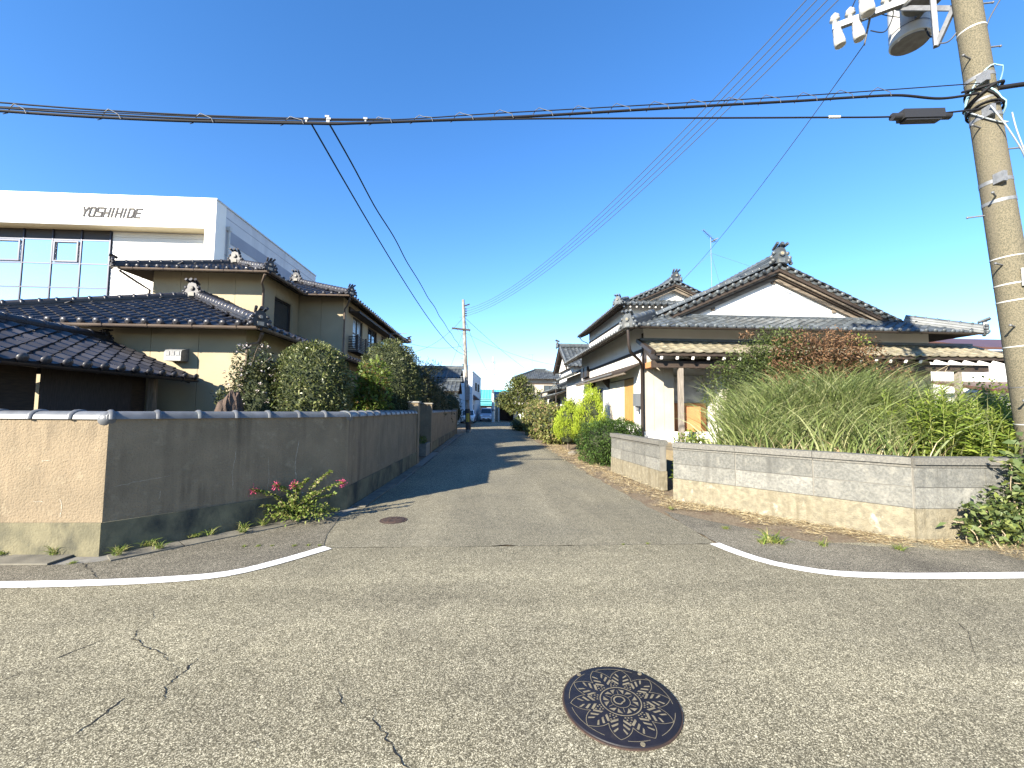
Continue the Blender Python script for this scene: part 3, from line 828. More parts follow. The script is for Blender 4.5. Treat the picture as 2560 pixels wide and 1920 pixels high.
def window(T, O, U, w, h, mullions=1, bars=0, fr=.05, m_fr=None, m_gl=None, out=None, inset=.06, name='window'):
    """framed window: O lower corner on the wall face, U along the wall; out is the outward normal"""
    m_fr = m_fr or MT['frame_dark']; m_gl = m_gl or MT['glass']
    O, U = Vector(O), Vector(U).normalized(); N = Vector(out); Z = Vector((0, 0, 1)); b = B()
    C = O - N * inset
    def part(u0, u1, z0, z1, t=.03): b.obox(C + U*((u0+u1)/2) + Z*((z0+z1)/2), U*((u1-u0)/2), N*t, Z*((z1-z0)/2))
    part(0, fr, 0, h); part(w - fr, w, 0, h); part(fr, w - fr, 0, fr); part(fr, w - fr, h - fr, h)
    for i in range(1, mullions + 1):
        u = w * i / (mullions + 1); part(u - fr*.4, u + fr*.4, fr, h - fr, .024)
    for i in range(1, bars + 1):
        z = h * i / (bars + 1); part(fr, w - fr, z - fr*.3, z + fr*.3, .02)
    f = b.build(name, m_fr, T)
    for i in range(mullions + 1):
        g = B(); u0, u1 = w * i / (mullions + 1), w * (i + 1) / (mullions + 1)
        g.obox(C - N * (.012 + .006 * (i % 2)) + U*((u0+u1)/2) + Z*(h/2), U*((u1-u0)/2 - .004), N*.004, Z*(h/2 - .01)); g.build('pane', m_gl, f)
    return f

def panels(T, O, U, w, z0, z1, step, m, out, th=.014, gap=.008, name='wall_panel', ops=()):
    """upright siding boards butted with open joints, proud of the wall behind; ops (u0,u1,z0,z1) are left free"""
    O, U, N = Vector(O), Vector(U).normalized(), Vector(out); k = max(1, round(w / step)); st = w / k
    for i in range(k):
        u0, u1 = i * st + gap/2, (i + 1) * st - gap/2
        spans = [(u0, u1, z0, z1)]
        for a, b_, c, d in ops:
            nx = []
            for p, q, r_, s_ in spans:
                if b_ <= p or a >= q or d <= r_ or c >= s_: nx.append((p, q, r_, s_)); continue
                if a > p: nx.append((p, a, r_, s_))
                if b_ < q: nx.append((b_, q, r_, s_))
                m0, m1 = max(p, a), min(q, b_)
                if c > r_: nx.append((m0, m1, r_, c))
                if d < s_: nx.append((m0, m1, d, s_))
            spans = nx
        for p, q, r_, s_ in spans:
            if q - p < .02 or s_ - r_ < .02: continue
            b = B(); b.obox(O + U*((p+q)/2) + N*(th/2 + .001) + Vector((0, 0, (r_+s_)/2)), U*((q-p)/2), N*(th/2), Vector((0, 0, (s_-r_)/2)))
            b.build(name, m, T)

def rafters(T, a, c, inner, step, w=.05, h=.07, m=None, name='rafter', tip=None):
    """rafter tails between the eave line a-c and the wall; inner = vector from eave to wall"""
    a, c, inner = Vector(a), Vector(c), Vector(inner); d = (c - a); L = d.length; d.normalize(); k = max(1, int(L / step))
    b = B(); t = B()
    for i in range(k):
        p = a + d * ((i + .5) * L / k)
        b.bar(p + inner.normalized() * .02, p + inner, w, h)
        if tip: t.bar(p - inner.normalized() * .012, p + inner.normalized() * .02, w + .008, h + .008)
    o = b.build(name + '_row', m or MT['dark_wood'], T); o['kind'] = 'stuff'
    if tip: q = t.build(name + '_tips', tip, T); q['kind'] = 'stuff'
# ------------------------------------------------------------------ left house, two storeys, dark tiles
T = thing('tiled_house', 'two-storey tan-walled house with black glazed hipped tile roofs behind the tan wall', 'house', (-8.0, 14.0, 0))
S_, E_, W_, N_ = (0, -1, 0), (1, 0, 0), (-1, 0, 0), (0, 1, 0)
b = B()
b.wall((-11.2, 8.5, 0), (1, 0, 0), 6.35, 3.29)
gops = [(.9, 3.6, .5, 2.35), (5.2, 7.8, .4, 2.3), (9.6, 12.0, .5, 2.3)]
b.wall((-4.85, 8.5, 0), (0, 1, 0), 15.75, 3.3, gops)
b.wall((-4.85, 24.25, 0), (-1, 0, 0), 6.35, 3.3)
b.wall((-11.2, 24.25, 0), (0, -1, 0), 15.75, 3.3)
b.build('ground_floor_wall', MT['tan_wall'], T)
for u0, u1, z0, z1 in gops:
    window(T, (-4.85, 8.5 + u0, z0), (0, 1, 0), u1 - u0, z1 - z0, 1, 0, .06, out=E_)
panels(T, (-11.2, 8.5, 0), (1, 0, 0), 6.35, .35, 3.27, .91, MT['tan_wall'], S_)
b = B(); b.box((-11.22, 8.47, 0), (-4.82, 8.5, .33)); b.build('foundation', MT['concrete'], T)
# upper storey, main block and wing
b = B()
b.wall((-10.2, 12.95, 3.0), (1, 0, 0), 3.22, 2.82)
b.wall((-6.98, 12.95, 3.0), (0, 1, 0), 2.4, 2.82, [(.72, 1.86, 1.2, 2.2)])
b.wall((-10.9, 15.35, 3.0), (1, 0, 0), 5.53, 2.82)
uops = [(1.1, 2.35, .95, 2.2), (3.1, 4.6, .95, 2.2), (5.4, 7.2, .95, 2.2)]
b.wall((-5.37, 15.35, 3.0), (0, 1, 0), 9.05, 2.82, uops)
b.wall((-5.37, 24.4, 3.0), (-1, 0, 0), 5.5, 2.82)
b.wall((-10.9, 24.4, 3.0), (0, -1, 0), 9.05, 2.82)
b.wall((-10.2, 15.35, 3.0), (0, -1, 0), 2.4, 2.82)
b.build('upper_floor_wall', MT['tan_wall'], T)
panels(T, (-10.2, 12.95, 0), (1, 0, 0), 3.22, 3.2, 5.78, .8, MT['tan_wall'], S_)
panels(T, (-6.94, 15.35, 0), (1, 0, 0), 1.57, 3.2, 5.78, .8, MT['tan_wall'], S_)
panels(T, (-6.98, 12.96, 0), (0, 1, 0), 2.36, 3.2, 5.78, .8, MT['tan_wall'], E_, ops=[(.68, 1.9, 4.16, 5.24)])
window(T, (-6.98, 13.67, 4.2), (0, 1, 0), 1.14, 1.0, 0, 0, .07, out=E_)
for u0, u1, z0, z1 in uops:
    window(T, (-5.37, 15.35 + u0, 3.0 + z0), (0, 1, 0), u1 - u0, z1 - z0, 1, 1, .055, m_gl=MT['glass_blind'] if u0 < 3 else MT['glass'], out=E_)
# wooden window rail, bracket shelf and head board on the street side
b = B()
for k in range(8):
    b.bar((-5.02, 15.95, 3.86 + k * .065), (-5.02, 18.1, 3.86 + k * .065), .022, .03)
    b.bar((-5.02, 15.95, 3.86 + k * .065), (-5.35, 15.95, 3.86 + k * .065), .022, .03)
b.box((-5.05, 15.93, 3.8), (-4.99, 15.99, 4.4)); b.box((-5.05, 18.07, 3.8), (-4.99, 18.13, 4.4)); b.box((-5.05, 17.0, 3.8), (-4.99, 17.05, 4.4))
b.box((-5.36, 15.93, 3.72), (-4.98, 18.13, 3.79))
b.build('window_rail', MT['dark_wood'], T)
b = B(); b.box((-5.36, 15.9, 5.22), (-4.95, 22.8, 5.29)); b.box((-5.36, 15.9, 5.29), (-5.3, 22.8, 5.45)); b.build('window_hood', MT['dark_wood'], T)
b = B()
for y in (20.6, 22.6):
    b = B(); b.bar((-5.35, y, 5.25), (-4.1, y, 5.3), .03); b.bar((-4.9, y, 4.2), (-4.9, y, 5.3), .05); b.build('laundry_bracket', MT['steel_dark'], T)
# small tiled hood over the ground-floor windows
b = B(); b.prism([(-4.84, 9.4, 2.62), (-4.84, 12.6, 2.62), (-4.3, 12.6, 2.42), (-4.3, 9.4, 2.42)], (0, 0, -.05)); b.build('window_hood', MT['dark_wood'], T)
b = B()
for k in range(12): b.cyl((-4.31, 9.5 + k * .27, 2.43), (-4.27, 9.5 + k * .27, 2.42), .04, .04, 8)
o = b.build('hood_tile_ends', MT['cap_tile'], T); o['kind'] = 'stuff'

rf = Roof(T, 'tile_dark')
t = .40
zl = 3.1
rf.slope('S', 8.0, zl, t, [(-11.4, 8.0), (-4.39, 8.0), (-7.895, 11.505)])
rf.slope('E', -4.39, zl, t, [(-4.39, 8.0), (-4.39, 24.9), (-5.39, 24.9), (-5.39, 15.36), (-6.99, 15.36), (-6.99, 12.96), (-7.895, 12.96), (-7.895, 11.505)])
rf.slope('W', -11.4, zl, t, [(-11.4, 8.0), (-7.895, 11.505), (-7.895, 12.96), (-10.2, 12.96), (-10.2, 15.36), (-10.9, 15.36), (-10.9, 24.9), (-11.4, 24.9)])
zu = 5.56; t = .42
rf.slope('S', 12.3, zu, t, [(-10.64, 12.3), (-6.5, 12.3), (-8.57, 14.37)])
rf.slope('E', -6.5, zu, t, [(-6.5, 12.3), (-6.5, 14.7), (-8.57, 16.77), (-8.57, 14.37)])
rf.slope('W', -10.64, zu, t, [(-10.64, 12.3), (-8.57, 14.37), (-8.57, 16.77), (-10.64, 14.7)])
rf.slope('S', 14.7, zu, t, [(-6.5, 14.7), (-4.96, 14.7), (-8.2, 17.94), (-8.57, 16.77)])
rf.slope('E', -4.96, zu, t, [(-4.96, 14.7), (-4.96, 25.0), (-8.2, 21.76), (-8.2, 17.94)])
rf.slope('W', -11.44, zu, t, [(-11.44, 14.7), (-8.2, 17.94), (-8.2, 21.76), (-11.44, 25.0)])
rf.slope('N', 25.0, zu, t, [(-11.44, 25.0), (-8.2, 21.76), (-4.96, 25.0)])
H = lambda z, h: z + t * h
t = .40
rf.ridge((-4.30, 7.91, zl + .03), (-7.895, 11.505, H(zl, 3.505) + .03), .23, .13, 2, oni_a=.62)
rf.ridge((-11.47, 7.93, zl + .03), (-7.895, 11.505, H(zl, 3.505) + .03), .23, .13, 2, oni_a=.62)
rf.ridge((-7.895, 11.35, H(zl, 3.505) + .05), (-7.895, 13.0, H(zl, 3.505) + .05), .26, .2, 3, oni_a=.8)
t = .42
rf.ridge((-6.42, 12.22, zu + .03), (-8.57, 14.37, H(zu, 2.07) + .03), .22, .12, 2, oni_a=.62)
rf.ridge((-10.72, 12.22, zu + .03), (-8.57, 14.37, H(zu, 2.07) + .03), .22, .12, 2, oni_a=.62)
rf.ridge((-8.57, 14.2, H(zu, 2.07) + .05), (-8.57, 16.8, H(zu, 2.07) + .05), .25, .2, 3, oni_a=.8)
rf.ridge((-4.88, 14.62, zu + .03), (-8.2, 17.94, H(zu, 3.24) + .03), .22, .12, 2, oni_a=.62)
rf.ridge((-4.88, 25.08, zu + .03), (-8.2, 21.76, H(zu, 3.24) + .03), .22, .12, 2, oni_a=.7)
rf.ridge((-8.2, 17.75, H(zu, 3.24) + .05), (-8.2, 21.9, H(zu, 3.24) + .05), .25, .2, 3, oni_a=.8, oni_c=.9)
rf.finish()
# gutters and downpipes
gutter(T, (-11.4, 7.92, 3.09), (-4.3, 7.92, 3.09)); gutter(T, (-4.30, 7.95, 3.085), (-4.30, 24.8, 3.085))
gutter(T, (-10.6, 12.22, 5.55), (-6.45, 12.22, 5.55)); gutter(T, (-6.42, 12.25, 5.545), (-6.42, 14.6, 5.545))
gutter(T, (-6.4, 14.62, 5.55), (-4.9, 14.62, 5.55)); gutter(T, (-4.88, 14.65, 5.545), (-4.88, 25, 5.545))
for pth in ([(-6.55, 12.24, 5.47), (-6.8, 12.55, 5.3), (-6.92, 12.88, 5.2), (-6.92, 12.88, 4.1)],
            [(-4.92, 14.7, 5.47), (-5.1, 15.0, 5.3), (-5.3, 15.29, 5.2), (-5.3, 15.29, 3.5)],
            [(-10.6, 12.24, 5.47), (-10.4, 12.6, 5.25), (-10.26, 12.9, 5.1), (-10.26, 12.9, 4.2)],
            [(-4.34, 8.1, 3.0), (-4.5, 8.3, 2.85), (-4.78, 8.42, 2.82), (-4.78, 8.42, .1)]):
    b = B(); b.tube(pth, .033, 8); b.build('downpipe', MT['gutter_pipe'], T)
# vent hood on the front wall
b = B(); b.prism([(-6.24, 8.484, 2.47), (-6.24, 8.484, 2.73), (-6.24, 8.3, 2.68), (-6.24, 8.27, 2.64), (-6.24, 8.27, 2.47)], (.31, 0, 0))
v = b.build('vent_hood', MT['steel'], T)
for k in range(3):
    b = B(); b.box((-6.215 + k * .093, 8.262, 2.57), (-6.14 + k * .093, 8.269, 2.65)); b.build('vent_grille', MT['steel_dark'], v)

# ------------------------------------------------------------------ shed behind the wall corner
T = thing('garden_shed', 'low open-sided shed with dark pantile roof and reed blind beside the tan wall', 'shed', (-7.2, 6.6, 0))
xe, xg, xo, y0_, y1_, zE = -5.63, -7.34, -9.05, 5.0, 8.2, 2.11; tS = .42; zG = zE + tS * (xe - xg)
rf = Roof(T, 'tile_dark', .27, .2)
rf.slope('E', xe, zE, tS, [(xe, y0_), (xe, y1_), (xg, y1_), (xg, y0_)])
rf.slope('W', xo, zE, tS, [(xo, y0_), (xo, y1_), (xg, y1_), (xg, y0_)])
rf.ridge((xg, y1_ + .05, zG), (xg, y0_, zG), .24, .12, 2, oni_a=.45)
rf.finish(260, 40)
for k, (x, y) in enumerate(((-6.2, 8.0), (-6.2, 5.25), (-8.5, 8.0), (-8.5, 5.25))):
    p = B(); p.box((x - .05, y - .05, 0), (x + .05, y + .05, 2.25)); p.build('post', MT['grey_wood' if k == 0 else 'dark_wood'], T)
b = B(); b.box((-6.27, 5.05, 2.14), (-6.13, 8.1, 2.28)); b.box((-8.57, 5.05, 2.14), (-8.43, 8.1, 2.28)); b.box((-8.45, 7.93, 2.16), (-6.25, 8.06, 2.3)); b.build('beam', MT['dark_wood'], T)
b = B(); b.box((-8.5, 5.2, 0), (-8.43, 8.0, 2.2)); b.box((-8.45, 5.14, 0), (-6.25, 5.2, 2.3)); b.build('back_wall', MT['dark_wood'], T)
for a_, c_ in (((-6.32, 5.3, 0), (-6.28, 6.1, 2.15)), ((-6.32, 7.62, 0), (-6.28, 7.94, 2.15))):
    b = B(); b.box(a_, c_); b.build('side_board', MT['dark_wood'], T)
b = B(); b.box((-6.25, 6.12, .3), (-6.24, 7.6, 2.12)); b.build('reed_blind', MT['reed'], T)
gutter(T, (xe + .06, y0_, zE - .02), (xe + .06, y1_ + .02, zE - .02), .04, MT['pipe_dark'])
for sx, xx in ((1, xe), (-1, xo)):
    b = B(); b.prism([(xx - sx * .05, y1_ - .04, zE - .08), (xx - sx * .05, y1_ - .04, zE), (xg, y1_ - .04, zG - .04), (xg, y1_ - .04, zG - .16)], (0, .03, 0)); b.build('barge_board', MT['dark_wood'], T)

# ------------------------------------------------------------------ white company building
T = thing('office_building', 'large white flat-topped building with glass curtain wall and grey YOSHIHIDE lettering', 'building', (-25, 30, 0))
ZT, ZS, XR, YF, YB = 13.46, 11.86, -15.72, 24.0, 37.7
b = B(); b.box((-36, YF, ZS), (XR, YF + .9, ZT)); b.build('fascia', MT['bldg_white'], T)
b = B(); b.box((-36.03, YF - .03, ZT), (XR + .03, YB + .03, ZT + .09)); b.build('parapet_coping', MT['white_metal'], T)
b = B(); b.box((-36, YF - .02, ZS - .10), (-16.3, YF + .04, ZS - .004)); b.build('fascia_drip', MT['bldg_side'], T)
b = B(); b.box((-16.3, YF, 0), (XR, YF + .9, ZS)); b.build('corner_pier', MT['bldg_white'], T)
b = B(); b.box((-36, YF + .905, 0), (XR - .02, YB, ZT - .01)); b.build('side_wall', MT['bldg_side'], T)
b = B(); b.box((-36, YF + .05, ZS - .06), (-16.31, YF + .9, ZS - .02)); b.build('soffit', MT['soffit'], T)
sd = B()
for k in range(30):
    z = ZS - .1 - (k + 1) * .3
    b = B(); b.prism([(-22.0, YF + .895, z), (-22.0, YF + .87, z), (-22.0, YF + .885, z + .29), (-22.0, YF + .895, z + .29)], (5.69, 0, 0)); b.build('siding_board', MT['bldg_white'], T)
# curtain wall
X0, X1 = -36.0, -22.05
for i in range(9):
    xr = X1 - i * 1.58; 
    b = B(); b.box((xr - .07, YF + .79, 2), (xr, YF + .9, ZS - .07)); b.build('mullion', MT['frame_blue'], T)
    zt = ZS - .07
    b = B(); b.box((xr - 1.575, YF + .84, zt - .54), (xr - .095, YF + .9, zt)); b.build('spandrel', MT['frame_dark'], T)
    z = zt - .57
    for j in range(7):
        h = 1.4
        op = (i % 2 == 1 and j == 0)
        b = B(); b.box((xr - 1.58, YF + .80, z - .07), (xr - .092, YF + .88, z)); b.build('transom', MT['frame_blue'], T)
        b = B(); y = YF + .83
        tl = random.uniform(-.004, .004)
        b.prism([(xr - 1.58, y, z - h), (xr - .09, y + tl, z - h), (xr - .09, y + tl, z - .07), (xr - 1.58, y, z - .07)], (0, .012, 0)); b.build('pane', MT['glass_sky'], T)
        if op:
            b = B(); yy = YF + .74
            for q in (((xr-1.5, yy, z-h+.05), (xr-1.42, yy+.05, z-.12)), ((xr-.22, yy, z-h+.05), (xr-.14, yy+.05, z-.12)), ((xr-1.42, yy, z-.2), (xr-.22, yy+.05, z-.12)), ((xr-1.42, yy, z-h+.05), (xr-.22, yy+.05, z-h+.13))): b.box(*q)
            b.build('opening_sash', MT['frame_blue'], T)
        z -= h
# small louvre low on the siding, grey stripe, downpipe and seams on the side
b = B(); b.box((-20.15, YF + .83, 6.85), (-19.4, YF + .88, 7.05)); b.build('louvre', MT['steel_dark'], T)
b = B(); b.box((XR - .03, YF + 1.3, 11.45), (XR + .006, YB - .1, 12.2)); b.build('grey_stripe', MT['bldg_grey'], T)
b = B()
for z in (12.85, 10.6, 8.0, 5.5): b.box((XR - .03, YF + .95, z), (XR - .012, YB, z + .035))
b.build('panel_seam', MT['bldg_grey'], T)
b = B(); b.cyl((XR + .1, YF + 1.1, 0), (XR + .1, YF + 1.1, 12.1), .07, .07, 10); b.box((XR - .02, YF + 1.0, 12.1), (XR + .2, YF + 1.2, 12.35)); b.build('downpipe', MT['white_metal'], T)
LET = {'Y': [[(0, 1), (.3, .52), (.3, 0)], [(.62, 1), (.3, .52)]], 'O': [[(.1, 0), (.55, 0), (.62, .12), (.62, .88), (.52, 1), (.1, 1), (0, .88), (0, .12), (.1, 0)]],
       'S': [[(0, 0), (.62, 0), (.62, .48), (0, .55), (0, 1), (.62, 1)]], 'H': [[(0, 0), (0, 1)], [(.62, 0), (.62, 1)], [(0, .45), (.62, .45)]],
       'I': [[(0, 0), (0, 1)]], 'D': [[(0, 0), (0, 1), (.45, 1), (.62, .82), (.62, .18), (.45, 0), (0, 0)]], 'E': [[(.62, 0), (0, 0), (0, 1), (.62, 1)], [(0, .52), (.5, .52)]]}
x = -23.0; hh = .5
for ch in 'YOSHIHIDE':
    b = B(); kk = 0
    for ln in LET[ch]:
        for p, q in zip(ln, ln[1:]):
            P = [Vector((x + a * .44 + c * .12 + (.06 if ch == 'I' else 0), YF - .014 - .002 * kk, 12.26 + c * hh)) for a, c in (p, q)]; kk += 1
            d = (P[1] - P[0]).normalized() * .04
            b.bar(P[0] - d, P[1] + d, .02, .085)
    b.build('letter', MT['sign'], T)
    x += .27 if ch == 'I' else .385
# ------------------------------------------------------------------ right house, one storey, hip-and-gable roof
T = thing('gabled_house', 'white-gabled single-storey house with silver-grey pantile roof over the overgrown corner plot', 'house', (9.0, 16.0, .62))
YD = .62
x0, x1, yf, yb = 4.81, 14.3, 12.6, 21.2
b = B()
b.wall((7.3, yf, YD), (1, 0, 0), x1 - 7.3, 3.78, [(3.05, 5.25, .2, 2.2)])
b.wall((x0, yf, YD), (1, 0, 0), .94, 3.78)
b.wall((5.75, yf, YD + 2.6), (1, 0, 0), 1.55, 1.18)
b.wall((5.75, yf, YD), (0, 1, 0), 1.0, 2.6); b.wall((7.3, yf + 1.0, YD), (0, -1, 0), 1.0, 2.6); b.wall((5.75, yf + 1.0, YD), (1, 0, 0), 1.55, 2.6)
b.wall((x0, yb, YD), (0, -1, 0), yb - yf, 3.75, [(4.95, 7.7, .5, 2.08), (2.6, 4.0, .9, 1.9), (.2, 1.7, 2.5, 3.0)])
b.wall((x1, yf, YD), (0, 1, 0), yb - yf, 3.75)
b.wall((x1, yb, YD), (-1, 0, 0), x1 - x0, 3.75)
b.build('wall', MT['white_wall'], T)
panels(T, (x0, yf, 0), (1, 0, 0), .95, .95, 3.2, .32, MT['cream_wall'], S_, gap=.014)
panels(T, (7.32, yf, 0), (1, 0, 0), x1 - 7.32, .95, 3.2, .6, MT['cream_wall'], S_, ops=[(2.98, 5.3, .8, 2.86)])
b = B(); b.box((x0 - .03, yf - .06, 0), (x1 + .03, yf - .002, .94)); b.box((x0 - .04, yf, 0), (x0 - .002, yb, .92)); b.build('foundation', MT['white_wall'], T)
window(T, (7.3 + 3.05, yf, YD + .2), (1, 0, 0), 2.2, 2.0, 1, 0, .06, out=S_)
# torn paper screen and orange board leaning in the porch
b = B(); b.box((5.85, yf + .93, 1.86), (7.2, yf + .97, 2.75)); b.build('paper_screen', MT['paper'], T)
b = B(); b.box((5.85, yf + .86, .66), (7.25, yf + .91, 1.84)); b.build('orange_board', MT['orange_board'], T)
# street side: shuttered window, pale boards, small long hood, dark trim bands
ww = window(T, (x0, yb - 4.95, YD + .5), (0, -1, 0), 2.75, 1.58, 0, 0, .06, out=W_, m_gl=MT['glass'])
for k in range(6):
    y = yb - 4.99 - k * .452; 
    b = B(); b.box((x0 - .015 - .012 * (k % 2), y - .445, YD + .55), (x0 + .02, y, YD + 2.03)); b.build('shutter_board', MT['shutter'] if k > 3 else MT['pale_shutter'], T)
window(T, (x0, yb - 2.6, YD + .9), (0, -1, 0), 1.4, 1.0, 1, 0, .05, out=W_)
for k in range(2):
    b = B(); b.box((x0 - .12, yb - .3 - k * .75, 3.2), (x0 - .005, yb - .85 - k * .75, 3.68)); b.build('dark_louvre', MT['frame_dark'], T)
b = B(); b.box((x0 - .025, yf + .02, 3.42), (x0 - .001, yb, 3.52)); b.box((x0 - .02, yf - .02, .9), (x0 - .001, yf + .1, 4.0)); b.build('trim_band', MT['dark_wood'], T)
b = B(); b.prism([(x0 - .005, 12.75, 3.12), (x0 - .005, 20.4, 3.12), (x0 - .52, 20.4, 2.86), (x0 - .52, 12.75, 2.86)], (0, 0, -.05)); hd = b.build('window_hood', MT['dark_wood'], T)
b = B(); b.box((x0 - .5, 13.0, 2.74), (x0 - .42, 20.3, 2.81)); b.build('hood_batten', MT['barge_wood'], hd)
b = B()
for k in range(34): b.cyl((x0 - .53, 14.2 + k * .18, 2.85), (x0 - .57, 14.2 + k * .18, 2.845), .035, .035, 7)
o = b.build('hood_tile_ends', MT['cap_tile'], hd); o['kind'] = 'stuff'
for y in (16.2, 18.4): 
    b = B(); b.prism([(x0 - .004, y, 2.4), (x0 - .004, y, 2.95), (x0 - .4, y, 2.82)], (0, .05, 0)); b.build('hood_bracket', MT['dark_wood'], hd)
b = B(); b.box((x0 - .2, 12.75, 1.72), (x0 - .03, 13.02, 2.12)); mb = b.build('meter_box', MT['meter'], T)
b = B(); b.cyl((x0 - .12, 12.88, 1.72), (x0 - .12, 12.88, 1.55), .06, .05, 10); b.build('meter_dial', MT['steel_dark'], mb)
b = B(); b.tube([(4.02, 11.72, 3.95), (4.05, 11.75, 3.5), (4.12, 11.82, 3.3), (4.6, 12.4, 3.12), (4.72, 12.52, 3.0), (4.72, 12.52, .7)], .045, 8); b.build('downpipe', MT['pipe_dark'], T)
# main roof
t = .45; ze = 4.03
xl, xr_, xm, ye, yg, yw = 4.08, 14.92, 9.5, 11.7, 12.9, 13.2
rf = Roof(T, 'tile_grey')
rf.slope('S', ye, ze, t, [(xl, ye), (xr_, ye), (xr_ - 1.5, yw), (xl + 1.5, yw)])
rf.slope('W', xl, ze, t, [(xl, ye), (xl + 1.2, yg), (xm, yg), (xm, 21.9), (xl, 21.9)])
rf.slope('E', xr_, ze, t, [(xr_, ye), (xr_ - 1.2, yg), (xm, yg), (xm, 21.9), (xr_, 21.9)])
zr = ze + t * (xm - xl)
rf.ridge((xm, yg - .05, zr + .02), (xm, 21.9, zr + .02), .34, .34, 4, oni_a=1.15, oni_c=1.0)
for sx, xc in ((1, xl), (-1, xr_)):
    P = lambda h, y: (xc + sx * h, y, ze + t * h + .02)
    rf.ridge(P(-.06, ye - .06), P(1.18, ye + 1.18), .25, .22, 3, oni_a=.85)
    rf.ridge(P(1.25, yg + .46), P(5.3, yg + .46), .22, .12, 2)                    # descending ridge
    rf.verge((xc + sx * 1.22, yg - .08, ze + t * 1.22 - .12), (xm, yg - .08, zr - .12), .17, .5, sx)      # tiles curving down to the verge
rf.ridge((xl + 1.6, yw - .1, ze + t * 1.5 - .03), (xr_ - 1.6, yw - .1, ze + t * 1.5 - .03), .2, .1, 2, cap=False)
rf.finish(300, 60)
# gable: white triangle, stepped barge boards
zg = ze + t * 1.5
b = B(); hw = (zr - .25 - zg) / t
b.prism([(xm - hw, yw, zg - .15), (xm + hw, yw, zg - .15), (xm + hw - .02, yw, zg), (xm, yw, zr - .25), (xm - hw + .02, yw, zg)], (0, .12, 0)); b.build('gable_wall', MT['white_wall'], T)
for sx in (-1, 1):
    for k, (dy, dz, hh, m) in enumerate(((-.05, -.19, .08, 'dark_wood'), (.02, -.26, .08, 'barge_wood'), (.1, -.32, .07, 'dark_wood'), (.18, -.37, .14, 'barge_wood'))):
        b = B(); y = yg + dy
        p = [(xm, y, zr + dz), (xm, y, zr + dz - hh), (xm + sx * 4.15, y, zr + dz - hh - t * 4.15), (xm + sx * 4.15, y, zr + dz - t * 4.15)]
        b.prism(p, (0, .055 if k < 3 else .06, 0)); b.build('barge_board', MT[m], T)
b = B(); b.prism([(xm - 4.1, yg + .08, zr - .21 - t * 4.1), (xm, yg + .08, zr - .21), (xm + 4.1, yg + .08, zr - .21 - t * 4.1), (xm + 4.1, yg + .08, zr - .25 - t * 4.1), (xm, yg + .08, zr - .25), (xm - 4.1, yg + .08, zr - .25 - t * 4.1)], (0, .2, 0)); b.build('gable_soffit', MT['dark_wood'], T)
for x in (7.4, 9.5, 11.6):
    zz = zr - .5 - t * abs(x - xm); b = B(); b.box((x - .06, yg + .245, zz - .1), (x + .06, yw - .005, zz)); b.build('purlin_end', MT['barge_wood'], T)
# eaves
b = B(); b.box((x0 - .02, yf - .05, 3.72), (x1, yf - .018, 3.79)); b.build('trim_board', MT['dark_wood'], T)
gutter(T, (xl - .02, ye - .07, ze - .02), (xr_, ye - .07, ze - .02), .05, MT['pipe_dark']); gutter(T, (xl - .07, ye, ze - .02), (xl - .07, 21.8, ze - .02), .05, MT['pipe_dark'])
# pent roof with tan tiles, rafters, beam and posts
rf = Roof(T, 'tile_tan', .3, .2)
rf.slope('S', 11.4, 3.24, .45, [(4.65, 11.4), (15.6, 11.4), (15.6, 12.55), (4.65, 12.55)])
rf.finish(200, 60)
b = B(); b.bar((4.62, 12.55, 3.76), (4.62, 11.36, 3.225), .12, .11); b.build('verge_board', MT['pipe_dark'], T)
b = B(); b.box((4.65, 12.42, 3.74), (15.6, 12.54, 3.82)); b.build('head_flashing', MT['tile_grey'], T)
b = B(); b.box((4.7, 11.42, 3.15), (15.55, 11.47, 3.21)); b.build('eave_board', MT['dark_wood'], T)
me = B(); me.bar((0, 0, 0), (0, 1.1, .495), .06, .08); me = me.mesh('rafter', MT['dark_wood'])
mt = B(); mt.bar((0, -.012, -.005), (0, .02, .009), .066, .086); mt = mt.mesh('rafter_tip', MT['white_wall'])
for k in range(24):
    x = 4.9 + k * .46
    o = place('rafter', me, T, Matrix.Translation((x, 11.46, 3.09)))
    q = link(bpy.data.objects.new('rafter_tip', mt)); q.parent = o
b = B(); b.box((4.75, 11.72, 2.84), (15.2, 11.86, 3.04)); b.build('porch_beam', MT['dark_wood'], T)
b = B(); b.box((4.82, 11.9, 2.88), (5.0, 12.55, 3.05)); b.build('tie_beam', MT['orange_board'], T)
for x, m in ((5.6, 'grey_wood'), (14.27, 'grey_wood')):
    b = B(); b.box((x - .065, 11.735, .6), (x + .065, 11.855, 2.84)); b.build('porch_post', MT[m], T)
for x in (5.6,): 
    b = B(); b.box((x - .2, 11.6, .5), (x + .5, 12.0, .7)); b.build('post_footing', MT['white_wall'], T)

